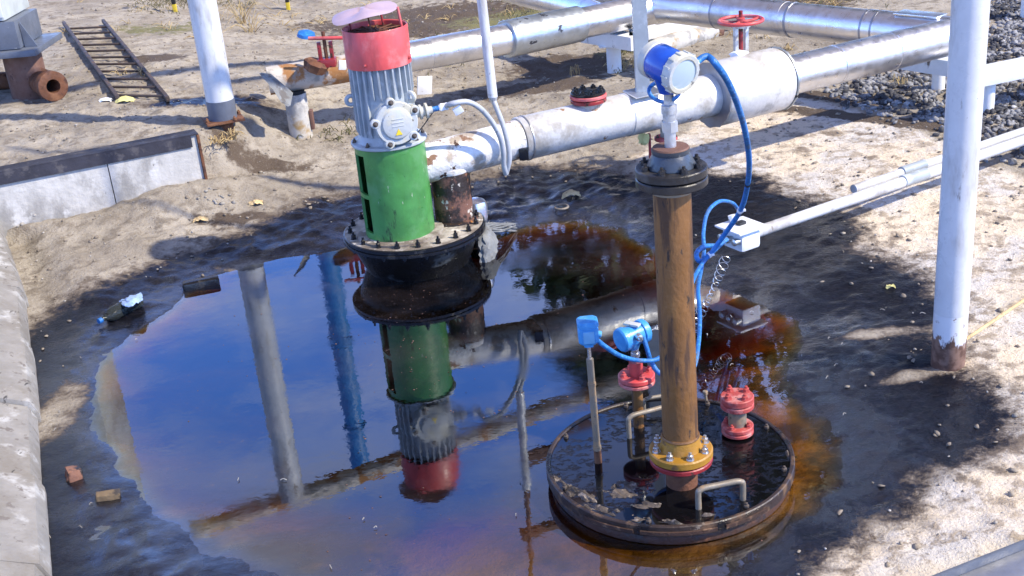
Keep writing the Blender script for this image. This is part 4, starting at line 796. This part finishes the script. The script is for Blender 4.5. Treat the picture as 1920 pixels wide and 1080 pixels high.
# ------------------------------------------------------------------ POSTS
rp0 = V(1.571, 3.978, .03); rpt = thing('support_post', rp0, 'white round post with a rusted foot at the right of the pool', 'post')
lz(rp0, [(-.1, .0598), (.24, .0598)], 36).build('rusted_foot', 'rust_foot', rpt); lz(rp0, [(.24, .0595), (.2405, .060), (2.4, .060)], 36).build('post_tube', 'pole_white', rpt)
lp0 = GP(425, 256); lpt = thing('support_post', lp0, 'white round post on a rusty flanged stub behind the low wall', 'post')
z0 = lp0.z
lz(lp0, [(z0-.1, .052), (z0+.10, .052)], 28).build('rusty_stub', 'rust', lpt)
lfp = MB().box((lp0.x, lp0.y, z0+.106), (.22, .20, .014), Matrix.Rotation(.35, 3, 'Z'), .003).build('foot_plate', 'rust', lpt)
for a_, b_ in ((-.08, -.07), (.08, -.07), (-.08, .07), (.08, .07)): bolt(lfp, (lp0.x+a_, lp0.y+b_, z0+.113), .01, .02, mt='rust')
lz(lp0, [(z0+.113, .082), (z0+.225, .083)], 32).build('dirty_sleeve', 'dirty_sleeve' if 'dirty_sleeve' in MATS else 'slate_box', lpt); lz(lp0, [(z0+.225, .080), (2.22, .080)], 36).build('post_tube', 'pole_white', lpt)
# overhead pipe carried by the posts (seen mirrored in the oil)
oh = thing('overhead_pipe', V(-1.62, 7.32, 2.2), 'pale overhead pipe carried by the tall white post, mirrored in the oil', 'pipe')
MB().tube([V(-2.25, 6.9, 2.30), V(-1.62, 7.2, 2.30), V(.08, 8.05, 2.30), V(1.2, 8.6, 2.30)], .065, 24, False).build('pipe', 'rusted_white', oh)
oh2 = thing('overhead_beam', V(.0, 7.45, 2.2), 'grey overhead beam between conduit post and the right, mirrored in the oil', 'beam')
MB().beam(V(.0, 7.40, 2.28), V(.5, 7.61, 2.28), .06, .08).build('beam', 'rust_column', oh2); MB().beam(V(-.08, 6.36, 2.2), V(.42, 6.55, 2.2), .05, .06).build('beam', 'rust_column', oh2)
blp = thing('blue_mast', V(-2.67, 17, .3), 'tall blue mast far behind, seen only as a reflection in the oil', 'mast'); MB().cyl((-2.67, 17, -.5), (-2.67, 17, 7.9), .17, .15, 24).build('mast_tube', 'blue_pole', blp)
for k in range(5): MB().lathe((-2.67, 17, 1.2+1.5*k), (0, 0, 1), [(0, .185), (.05, .185)], 24).build('collar', 'blue_pole', blp)
# ------------------------------------------------------------------ BACK PIPE with rusty valve end
Q = [G(503, 152, .53), G(640, 130, .54), G(770, 106, .545), G(952, 73, .535), G(1083, 45, .52), G(1235, 14, .50)]
bk = thing('back_pipe', V(-.5, 7.6, gz(-.5, 7.6)), 'silver clad pipe behind the pump with a dull grey sleeve and a rusted left end', 'pipe')
MB().tube([Q[0], Q[1], Q[2]], .085, 32, False).build('bare_end', 'rusted_white', bk)
dq = (Q[3]-Q[2]).normalized(); Lq = (Q[3]-Q[2]).length
s_ = MB().lathe(Q[2]-dq*.12, dq, [(0, .095), (Lq*.35, .095), (Lq*.351, .098), (Lq+.16, .098)], 40).build('silver_shell', 'cladding', bk)
dq2 = (Q[4]-Q[3]).normalized(); Lq2 = (Q[4]-Q[3]).length; MB().lathe(Q[3]-dq2*.02, dq2, [(0, .118), (.003, .121), (Lq2+.02, .121), (Lq2+.025, .114)], 40).build('dull_sleeve', 'dull_cladding', bk)
dq3 = (Q[5]-Q[4]).normalized(); Lq3 = (Q[5]-Q[4]).length; MB().lathe(Q[4]-dq3*.01, dq3, [(0, .104), (Lq3*.3, .104), (Lq3*.31, .108), (Lq3*.95, .108), (Lq3*.98, .118), (Lq3+.06, .118), (Lq3+.10, .10), (Lq3+.115, .05)], 40).build('silver_shell', 'cladding', bk)
T0 = Q[4]+dq3*.35; T1 = G(950, -20, .52); MB().tube([T0, T1], .098, 36, False).build('tee_branch', 'cladding', bk)
MB().box(T0+V(-.05, .02, .105), (.20, .16, .012), Matrix.Rotation(.9, 3, 'Z') @ Matrix.Rotation(.3, 3, 'X'), .003).build('tee_plate', 'cladding', bk)
# rag of pale lining around the stub where cladding is torn
for a_, b_, sz, sd_ in (((796, 160), 7.45, .06, 1), ((642, 122), 7.32, .03, 2)):
    c = Y(*a_, b_)
    MB().box(c, (sz*1.6, .012, sz*1.9), Matrix.Rotation(.15, 3, 'Y') @ Matrix.Rotation(.4, 3, 'Z'), .003).build('torn_panel', 'pale_cover', bk)
# left torn sheet
e0 = Q[0]; lf_ = MB().prism([Y(486, 138, 7.1), Y(503, 140, 7.15), Y(545, 176, 7.2), Y(540, 200, 7.1), Y(527, 192, 7.05), Y(510, 165, 7.1)], V(.012, .02, 0)).build('torn_sheet', 'rag_grey', bk, 0)
rv = thing('rusty_valve', Y(612, 125, 7.3), 'red screw valve clamped on the rusty end of the back pipe', 'valve')
c = Y(612, 106, 7.32); MB().box(c+V(0, 0, -.035), (.11, .09, .05), None, .01).box(c+V(-.035, 0, .03), (.022, .03, .12), None, .004).box(c+V(.035, 0, .03), (.022, .03, .12), None, .004).build('yoke', 'dark_red', rv)
MB().cyl(c+V(0, 0, -.05), c+V(0, 0, .15), .011, .011, 10).build('spindle', 'rust', rv); MB().tube([Y(578, 72, 7.3), Y(645, 71, 7.3)], .011, 10, False).build('crossbar', 'red_paint', rv)
rr0 = Y(592, 118, 7.3); MB().lathe(Y(590, 140, 7.30)+V(0, 0, .02), V(.5, 0, 1), [(0, .06), (.05, .075), (.07, .05)], 18, wob=.1, seed=5).build('clamp', 'rust', rv)
one('blue_disc', MB().lathe(Y(574, 67, 7.6), V(.2, -.2, 1), [(0, .055), (.02, .05), (.03, .02)], 20, wob=.08), 'cable_blue', tuple(Y(574, 67, 7.6)), 'bright blue flat disc showing beside the red screw valve', 'disc')
vs = GP(565, 252); vst = thing('pipe_support', V(vs.x, vs.y, vs.z), 'pale concrete stub with rust runs carrying the rusted pipe end', 'support')
lz(vs, [(vs.z-.1, .072), (.44, .068)], 28).build('stub', 'stub_concrete', vst); lz(vs, [(.4405, .06), (.455, .06)], 24).build('stub_top', 'dark_inside', vst)
MB().box(V(vs.x+.08, vs.y, .27), (.02, .05, .12), None, .003).build('side_bracket', 'rust_column', vst)
# ------------------------------------------------------------------ WHITE BEAM SUPPORTS
s1 = V(.869, 8.611, 0); b1_ = thing('pipe_rest', V(s1.x, s1.y, gz(s1.x, s1.y)), 'white beam on a short white post under the silver pipes', 'support')
lz(s1, [(gz(s1.x, s1.y)-.1, .052), (.285, .052)], 24).build('post', 'white_paint', b1_); MB().box((s1.x-.02, s1.y, .290), (.17, .14, .008), None, .002).build('cap_plate', 'white_paint', b1_)
L1, L2 = G(1098, 66, .33), G(1200, 82, .33); MB().beam(G(1100, 64, .34), G(1196, 80, .34), .13, .095, .003).build('beam', 'white_paint', b1_)
MB().beam(G(1190, 78, .345), G(1192, 40, .345), .08, .085, .003).build('beam', 'white_paint', b1_)
s2 = V(2.844, 6.871, 0); b2_ = thing('pipe_rest', V(s2.x, s2.y, gz(s2.x, s2.y)), 'white beam on white posts behind the right round post', 'support')
lz(s2, [(gz(s2.x, s2.y)-.1, .044), (.262, .044)], 24).build('post', 'white_paint', b2_)
bA, bB, bC = G(1692, 124, .31), G(1835, 140, .31), G(1990, 103, .31)
MB().beam(G(1694, 112, .32), G(1800, 128, .32), .10, .095, .003).build('beam', 'white_paint', b2_); MB().beam(G(1795, 152, .315), G(2050, 100, .315), .11, .095, .003).build('beam', 'white_paint', b2_)
s3 = G(1758, 178, .05); lz(s3, [(gz(s3.x, s3.y)-.1, .04), (.27, .04)], 24).build('post', 'white_paint', b2_)
wp = one('white_beam', MB().beam(G(1205, 62, .24), G(1420, 14, .24), .14, .09, .004), 'white_paint', tuple(G(1300, 45, .2)), 'white beam lying behind the transmitter, edge on to the silver pipe', 'beam')
gpq = thing('drain_pipe', G(1290, 70, .1), 'short grey pipe with a dark open end lying behind the transmitter', 'pipe')
pa_, pb_ = G(1225, 92, .14), G(1335, 58, .14); MB().tube([pa_, pb_], .075, 24, False).build('pipe', 'stub_concrete', gpq); MB().lathe(pb_, pb_-pa_, [(0, .078), (.05, .082)], 20).build('collar', 'rust_column', gpq)
# white vertical pipe at the top right corner
wq2 = G(1925, 40, .06); one('corner_post', lz(wq2, [(0, .05), (1.6, .05)], 20), 'white_paint', tuple(wq2), 'white post cut by the right edge of the photo above the gravel', 'post')
# ------------------------------------------------------------------ LADDER
la = thing('ladder', GP(240, 120), 'dark rusty iron ladder lying on the ground behind the low wall', 'ladder')
def lg(px, py, up=.05): p = GP(px, py); p.z += up; return p
TL, TRt, BL, BR = lg(122, 52, .035), lg(196, 48, .035), lg(222, 190, .02), lg(316, 192, .02)
for a_, b_ in ((TL, BL), (TRt, BR)): MB().beam(a_+(a_-b_)*.01, b_, .026, .034, .005).build('rail', 'ladder_iron', la)
for k in range(11):
    t = .09+.88*k/10; MB().cyl(TL.lerp(BL, t), TRt.lerp(BR, t), .009, .009, 8).build('rung', 'ladder_iron', la)
# ------------------------------------------------------------------ VESSEL on rusty leg, flanged nozzle
rc = V(-3.108, 8.229, 0); ve = thing('vessel_on_leg', V(rc.x, rc.y, gz(rc.x, rc.y)), 'grey steel box vessel on a thick rusty round leg at the upper left', 'vessel')
lz(rc, [(gz(rc.x, rc.y)-.2, .125), (.695, .125)], 36).build('leg', 'rust_column', ve)
MB().box((rc.x-.42, rc.y+.05, .716), (1.20, .58, .04), None, .004).build('base_plate', 'slate_box', ve)
MB().box((rc.x-.50, rc.y+.05, .83), (1.14, .46, .18), None, .006).build('lower_box', 'slate_box', ve)
MB().box((rc.x-.50, rc.y+.08, 2.4), (1.02, .5, 2.95), None, .01).build('tall_box', 'pale_box', ve)
MB().box((rc.x-.01, rc.y-.178, 1.03), (.04, .006, .16), None, .001).build('white_label', 'plastic_white', ve)
MB().prism([V(rc.x+.08, rc.y-.12, .737), V(rc.x+.16, rc.y-.12, .737), V(rc.x+.08, rc.y-.12, .90)], V(0, .012, 0)).build('gusset', 'slate_box', ve, 0)
nzp = GP(112, 188); nzt = thing('flanged_nozzle', V(nzp.x, nzp.y, nzp.z), 'rusty pipe end with a thick open flange lying beside the rusty leg', 'pipe')
nd_ = V(.62, -.78, .02).normalized(); nc = V(nzp.x-.02, nzp.y, nzp.z+.095)
u_, v_, a_ = frame(nd_)
def annul(c, d_, prof, seg=32): return MB().rings([[c + d_*t + (u_*math.cos(2*math.pi*i/seg)+v_*math.sin(2*math.pi*i/seg))*r for i in range(seg)] for t, r in prof], (False, False))
annul(nc, nd_, [(-.35, .045), (-.35, .075), (-.06, .075), (-.06, .098), (0, .098), (.002, .094), (.002, .046), (-.35, .045)]).build('flange_pipe', 'rust', nzt); MB().lathe(nc-nd_*.18, nd_, [(0, .044), (.01, .044)], 20).build('bore', 'dark_inside', nzt)
MB().lathe(nc-nd_*.30, nd_, [(0, .098), (.05, .098)], 28).build('rear_flange', 'rust', nzt)
one('dark_pipe', MB().tube([V(rc.x-1.2, rc.y+.28, .46), V(rc.x-.02, rc.y+.22, .46)], .06, 20, False), 'rust', (rc.x-.6, rc.y+.25, .46), 'dark rusty pipe running left behind the rusty leg', 'pipe')
# marker posts far back
for px, py, lab in ((329, 22, 'small yellow and black marker post near the left top edge of the photo'), (541, 18, 'small yellow and black marker post by the rain hood at the top')):
    p = GP(px, py); mp_ = thing('marker_post', p, lab, 'post', 'yellow and black marker posts'); MB().box(p+V(0, 0, .02), (.035, .035, .10), None, .004).build('lower_band', 'post_yellow', mp_); MB().box(p+V(0, 0, .16), (.035, .035, .179), None, .004).build('upper_band', 'post_black', mp_); MB().box(p+V(0, 0, .43), (.035, .035, .28), None, .004).build('top_band', 'post_yellow', mp_)
# ------------------------------------------------------------------ BOTTLE, BRICKS, SCRAPS
bo = GP(226, 588); bo.z = max(bo.z, .0)+.02; b_a = G(190, 600, .035); b_b = G(262, 562, .04); bdv = (b_b-b_a); Lb = bdv.length
bt = thing('plastic_bottle', bo, 'crumpled plastic bottle with a blue cap lying at the edge of the oil', 'bottle')
MB().lathe(b_a, bdv, [(0, .010), (.02, .011), (.045, .030), (.075, .036), (.09, .033), (.11, .036), (.125, .032), (.15, .036), (.17, .033), (Lb-.03, .036), (Lb-.008, .033), (Lb, .020)], 24, wob=.05, seed=6).build('bottle_body', 'bottle_plastic', bt)
MB().lathe(b_a, bdv, [(.03, .02), (.05, .0275), (.08, .031), (Lb-.04, .031), (Lb-.02, .025)], 20).build('oily_dregs', 'oily_black', bt)
MB().lathe(b_a-bdv.normalized()*.016, bdv, [(0, .012), (.018, .013), (.02, .011)], 16).build('cap', 'cable_blue', bt)
one('plastic_scrap', rag([[G(222, 566, .06), G(240, 556, .085), G(262, 548, .08)], [G(232, 572, .075), G(250, 562, .09), G(266, 552, .075)], [G(240, 574, .07), G(256, 566, .08), G(265, 560, .07)]], 5, .004), 'plastic_scrap', tuple(bo), 'pale blue torn plastic scrap draped on the bottle', 'plastic', ang=25)
def block(name, px, py, sz, rz, tilt, mt, label, cat, up=.3):
    p = GP(px, py); p.z = max(p.z, -.005)
    mb = MB().box(p+V(0, 0, sz[2]*up), sz, Matrix.Rotation(rz, 3, 'Z') @ Matrix.Rotation(tilt, 3, 'Y'), min(sz)*.18)
    rr = random.Random(px)
    for v in mb.v: v += V(rr.uniform(-1, 1), rr.uniform(-1, 1), rr.uniform(-1, 1))*min(sz)*.07
    return one(name, mb, mt, tuple(p), label, cat)
block('brick_piece', 140, 896, (.050, .055, .05), .5, .2, 'brick', 'broken brick piece with one pink face lying in the oily mud at left', 'brick')
block('brick_piece', 204, 934, (.080, .034, .028), .15, .05, 'mud_brick', 'long brown brick piece at the lower left edge of the oil', 'brick')
block('sunken_block', 378, 540, (.17, .05, .06), .28, 0, 'oily_black', 'black oil soaked block at the far left edge of the pool', 'block', .2)
for px, py, sz, lab, mt in ((1070, 368, .05, 'tan paper scrap on the black mud behind the pump', 'rag_tan'), (480, 384, .04, 'yellowish scrap on the bare slope behind the pool', 'rag_tan'), (1668, 541, .018, 'small pale leaf on the oily mud left of the right post', 'rag_yellow'), (377, 415, .04, 'yellow scrap lying on the soil below the low wall', 'rag_tan'), (235, 192, .06, 'yellow green rag at the foot of the ladder', 'rag_yellow'), (198, 191, .04, 'white rag beside the foot of the ladder', 'plastic_white')):
    p = GP(px, py); s_ = sz; one('scrap', rag([[p+V(-s_, -s_*.4, .005), p+V(0, -s_*.5, .02), p+V(s_, -s_*.3, .006)], [p+V(-s_*.8, 0, .02), p+V(0, 0, .035*s_/.05), p+V(s_*.9, .1*s_, .02)], [p+V(-s_*.5, s_*.5, .004), p+V(.1*s_, s_*.5, .016), p+V(s_*.9, s_*.6, .005)]], px, s_*.09, 4), mt, tuple(p), lab, 'scrap', ang=30)
ring_p = GP(1053, 392); one('metal_ring', MB().torus(ring_p+V(0, 0, .012), (0, 0, 1), .035, .006, 24, 8), 'worn_galvanised', tuple(ring_p), 'small oily ring lying in the black mud below the tan scrap', 'ring')
yr0, yr1 = GP(1806, 648), GP(1990, 520); one('yellow_rod', MB().tube([yr0+V(0, 0, .02), yr1+V(0, 0, .012)], .007, 8, False), 'straw_rod' if 'straw_rod' in MATS else 'rag_tan', tuple(yr0), 'thin yellowish rod lying from the right post to the photo edge', 'rod')
# drain edge, lower right corner
ga, gb_ = G(1806, 1094, .03), G(2040, 1000, .03); gdr = (gb_-ga).normalized(); gn_ = V(gdr.y, -gdr.x, 0)
gt = thing('drain_channel', ga, 'grey metal drain edge with stones in the lower right corner', 'drain')
MB().beam(ga-gdr*1+V(0, 0, .02), gb_+gdr*1+V(0, 0, .02), .012, .09).build('near_edge', 'slate_box', gt); MB().beam(ga-gdr*1+gn_*.05+V(0, 0, .034), gb_+gdr*1+gn_*.05+V(0, 0, .034), .088, .012).build('edge_ledge', 'steel_cap', gt)
sb_ = MB()
for k in range(60): sb_.rock(ga+gdr*R.uniform(-.1, .7)+gn_*R.uniform(.1, .3)+V(0, 0, R.uniform(.03, .05)), R.uniform(.015, .03), k, (1, .8, .7), 1, .25)
tag(sb_.build('drain_stones', 'gravel_stone', None, 0), 'loose grey stones filling the drain in the lower right corner', None, None, 'stuff')
# ------------------------------------------------------------------ STUFF: gravel, pebbles, crumbs, straw
def ico(sub=1):
    bm = bmesh.new(); bmesh.ops.create_icosphere(bm, subdivisions=sub, radius=1); bm.verts.index_update()
    v = np.array([p.co[:] for p in bm.verts]); f = np.array([[q.index for q in p.verts] for p in bm.faces]); bm.free(); return v, f
def scatter(name, pts, rad, mt, label, sq=.65, sub=1, seed=0, rough=.28, bury=.3):
    rg = np.random.RandomState(seed); v, f = ico(sub); n = len(pts)
    P = v[None]*(1+rg.uniform(-rough, rough, (n, len(v), 1))); sc_ = np.stack([rg.uniform(.8, 1.4, n), rg.uniform(.6, 1, n), rg.uniform(.45, .9, n)*sq/.65], 1); P = P*sc_[:, None]
    th = rg.uniform(0, 6.28, n); ti = rg.uniform(-.5, .5, n); c, s = np.cos(ti), np.sin(ti); y, z = P[..., 1]*c[:, None]-P[..., 2]*s[:, None], P[..., 1]*s[:, None]+P[..., 2]*c[:, None]; x = P[..., 0]
    c, s = np.cos(th)[:, None], np.sin(th)[:, None]; X = x*c-y*s; Y_ = x*s+y*c
    Q_ = np.stack([X, Y_, z], -1)*rad[:, None, None] + np.array(pts)[:, None]; Q_[..., 2] += (rad*bury)[:, None]
    F = (f[None] + (np.arange(n)*len(v))[:, None, None]).reshape(-1, 3)
    me = bpy.data.meshes.new(name); me.vertices.add(n*len(v)); me.vertices.foreach_set('co', Q_.astype(np.float32).ravel()); me.loops.add(F.size); me.loops.foreach_set('vertex_index', F.ravel().astype(np.int32))
    me.polygons.add(len(F)); me.polygons.foreach_set('loop_start', np.arange(0, F.size, 3, dtype=np.int32)); me.update(calc_edges=True); me.materials.append(MATS[mt])
    o = bpy.data.objects.new(name, me); COL.objects.link(o); return tag(o, label, None, None, 'stuff')
GRAV = pixpoly([(1610, 152), (1560, 190), (1650, 222), (1775, 262), (1930, 318), (2060, 360), (2160, 200), (2040, -60), (1860, -70), (1845, 20), (1800, 95), (1700, 130)], .06)
rg = np.random.RandomState(1)
bx = np.array(GRAV)[:, :2]; lo, hi = bx.min(0), bx.max(0)
c_ = rg.uniform(lo, hi, (26000, 2)); sdv = sdpoly(c_[:, 0], c_[:, 1], GRAV) + fbm(c_[:, 0]*2.5, c_[:, 1]*2.5, 4, 9)*.8; c_ = c_[sdv > rg.uniform(-.15, .12, len(c_))]
c_ = c_[:13000]; zg = ground_z(c_[:, 0], c_[:, 1])
scatter('gravel', np.c_[c_, zg], rg.uniform(.010, .026, len(c_)), 'gravel_stone', 'grey crushed stone gravel at the upper right', seed=2, rough=.42)
def spread(n, x0, x1, y0, y1, seed, f=None):
    rg = np.random.RandomState(seed); p = np.c_[rg.uniform(x0, x1, n), rg.uniform(y0, y1, n)]
    d = sdpoly(p[:, 0], p[:, 1], POND); k = (d < -.05) & ((sdpoly(p[:, 0], p[:, 1], STAIN) < .03) | (rg.rand(n) < .06)) & (fbm(p[:, 0]*1.5, p[:, 1]*1.5, 3, seed) > rg.uniform(-.35, .15, n)); 
    # keep off the bund and the kerb wall
    a = (p[:, 0]-CE[0])*CUV[0]+(p[:, 1]-CE[1])*CUV[1]; b = (p[:, 0]-CE[0])*CN[0]+(p[:, 1]-CE[1])*CN[1]; k &= ~((a < .05) & (b > -.05) & (b < .12))
    bx_ = np.interp(p[:, 1], [.6, 2.5, 3.15, 4.22, 5.4, 6.5], [-.6, -1.28, -1.486, -1.86, -2.29, -2.80]); k &= (p[:, 0] > bx_+.02) | (p[:, 1] > 6.5)
    p = p[k]; return np.c_[p, ground_z(p[:, 0], p[:, 1])]
p_ = spread(2600, -4, 3.2, 2.6, 12, 5); rg = np.random.RandomState(6); scatter('pebbles', p_, rg.uniform(.002, .007, len(p_))*(1+(rg.rand(len(p_)) > .97)*1.2), 'pebble', 'small pale pebbles and chips strewn over the ground', seed=3)
p_ = spread(5200, -4, 3.2, 2.6, 12, 8); scatter('soil_crumbs', p_, rg.uniform(.003, .014, len(p_)), 'clod', 'brown crumbs of soil scattered over the bare ground', seed=4, sq=.45)
rg = np.random.RandomState(31); p_ = np.c_[rg.uniform(-1.3, .9, 900), rg.uniform(3.0, 5.2, 900)]; k_ = (sdpoly(p_[:, 0], p_[:, 1], POND) > .03) & (np.hypot(p_[:, 0]-LC.x, p_[:, 1]-LC.y) > .42) & (fbm(p_[:, 0]*2.2, p_[:, 1]*2.2, 3, 33) > rg.uniform(.0, .3, 900)); p_ = p_[k_]
scatter('floating_grit', np.c_[p_, np.full(len(p_), .0005)], rg.uniform(.0012, .0042, len(p_)), 'rust_column', 'dark grit and flakes floating on the oil', seed=12, sq=.2, bury=.1)
# rubble at the two ends of the kerb wall
rb_ = []
for _ in range(34):
    q = GP(R.gauss(408, 20), R.gauss(368, 9)) if _ < 20 else GP(R.gauss(45, 22), R.gauss(415, 14)); rb_.append(tuple(q))
scatter('rubble', np.array(rb_), np.array([R.uniform(.005, .016) for _ in rb_]), 'pebble', 'broken concrete rubble at the foot of the low wall', seed=9)
def tuft(mb, p, n, h, spread_):
    for _ in range(n):
        t = R.uniform(0, 6.3); l = R.uniform(.4, 1)*h; s_ = R.uniform(.3, 1)*spread_; q = p + V(R.gauss(0, .02), R.gauss(0, .02), 0)
        mb.tube([q, q+V(math.cos(t)*s_*.5, math.sin(t)*s_*.5, l*.8), q+V(math.cos(t)*s_, math.sin(t)*s_, l*.45)], lambda s: .0035*(1-s*.7), 4, True, 2)
sw = MB()
for px, py, n, h, sp_ in ((432, 262, 26, .07, .12), (405, 268, 12, .05, .1), (1158, 132, 30, .10, .12), (1195, 128, 24, .12, .1), (1080, 140, 10, .1, .05), (455, 45, 16, .35, .35), (470, 60, 12, .25, .3), (1480, 95, 12, .06, .1), (1690, 160, 12, .09, .06), (232, 140, 8, .06, .1), (268, 142, 8, .08, .08), (1420, 60, 10, .08, .1), (1500, 20, 20, .1, .2), (1560, 12, 16, .1, .2)):
    tuft(sw, GP(px, py), n, h, sp_)
for _ in range(50): tuft(sw, GP(R.uniform(120, 1500), R.uniform(2, 80)), 4, .06, .12)
tag(sw.build('dry_straw', 'straw', None, 0), 'dry straw and dead grass stalks in small tufts', None, None, 'stuff')
sg = MB()
for cx, cy, nx_, sx_, sy_ in ((800, 100, 60, 40, 16), (985, 25, 90, 30, 18), (310, 8, 90, 40, 8), (1170, 108, 30, 20, 12), (640, 250, 24, 30, 10), (1500, 8, 50, 60, 8), (430, 6, 40, 50, 6)):
    for _ in range(nx_): tuft(sg, GP(R.gauss(cx, sx_), max(1, R.gauss(cy, sy_))), 2, .05, .06)
tag(sg.build('low_scrub', 'scrub', None, 0), 'low olive weeds and moss on the far ground', None, None, 'stuff')
sl_ = MB()
for _ in range(34):                      # slivers and twigs floating or lying at the shore
    px, py = R.choice([(R.uniform(90, 260), R.uniform(640, 1070)), (R.uniform(300, 980), R.uniform(880, 1070)), (R.uniform(1490, 1740), R.uniform(560, 900)), (R.uniform(1280, 1440), R.uniform(590, 700))])
    p = GP(px, py); p.z = max(p.z, .001)+.004; t = R.uniform(0, 3.1); l = R.uniform(.004, .012)
    sl_.tube([p-V(math.cos(t), math.sin(t), 0)*l, p+V(R.uniform(-.003, .003), .003, .004), p+V(math.cos(t), math.sin(t), 0)*l], .0014, 5, True, 2)
tag(sl_.build('slivers', 'pebble', None, 0), 'pale slivers and twigs on the oil and the mud', None, None, 'stuff')
# ------------------------------------------------------------------ TREES beyond the frame (mirrored dark in the oil)
def tree(x, y, h, r, label, seed):
    rr = random.Random(seed); t = thing('leafy_tree', V(x, y, 0), label, 'tree', 'trees behind the site'); tk = MB().tube([V(x, y, -.3), V(x+.1, y, h*.3), V(x-.1, y+.1, h*.6), V(x, y, h*.92)], lambda s: .2*(1-s)+.03, 10)
    for k in range(9): a = rr.uniform(0, 6.3); z = h*rr.uniform(.25, .7); tk.tube([V(x, y, z), V(x+math.cos(a)*r*.5, y+math.sin(a)*r*.5, z+.5), V(x+math.cos(a)*r*.9, y+math.sin(a)*r*.9, z+.7)], lambda s: .07*(1-s)+.012, 6)
    tk.build('trunk', 'bark', t)
    rg = np.random.RandomState(seed); n = 5200; zz = rg.uniform(.12, 1, n); ra = r*np.sin(np.clip((zz-.08)/.95, 0, 1)**.6*math.pi)**.6*np.sqrt(rg.uniform(.1, 1, n))*(1+.25*np.sin(zz*23+rg.uniform(0, 1, n)*2)); a = rg.uniform(0, 6.28, n)
    c = np.c_[x+ra*np.cos(a), y+ra*np.sin(a), zz*h]; s = rg.uniform(.10, .22, n); d1 = rg.normal(size=(n, 3)); d1 /= np.linalg.norm(d1, axis=1)[:, None]; d2 = np.cross(d1, rg.normal(size=(n, 3))); d2 /= np.linalg.norm(d2, axis=1)[:, None]
    v = np.stack([c-d1*s[:, None], c+d2*s[:, None]*.5, c+d1*s[:, None], c-d2*s[:, None]*.5], 1).reshape(-1, 3); cr = MB(); cr.v = [Vector(p) for p in v]; cr.f = [(4*i, 4*i+1, 4*i+2, 4*i+3) for i in range(n)]; cr.build('crown', 'tree_leaf', t, 0)
tree(1.9, 17.5, 7.7, 2.2, 'dark leafy tree behind the site, nearest the pump, mirrored in the oil', 3)
tree(4.3, 16.5, 12.4, 1.8, 'tall dark leafy tree behind the gravel, mirrored beside the standpipe', 4)
tree(7.6, 15.0, 9.5, 2.4, 'broad dark leafy tree at the far right behind the gravel', 5)
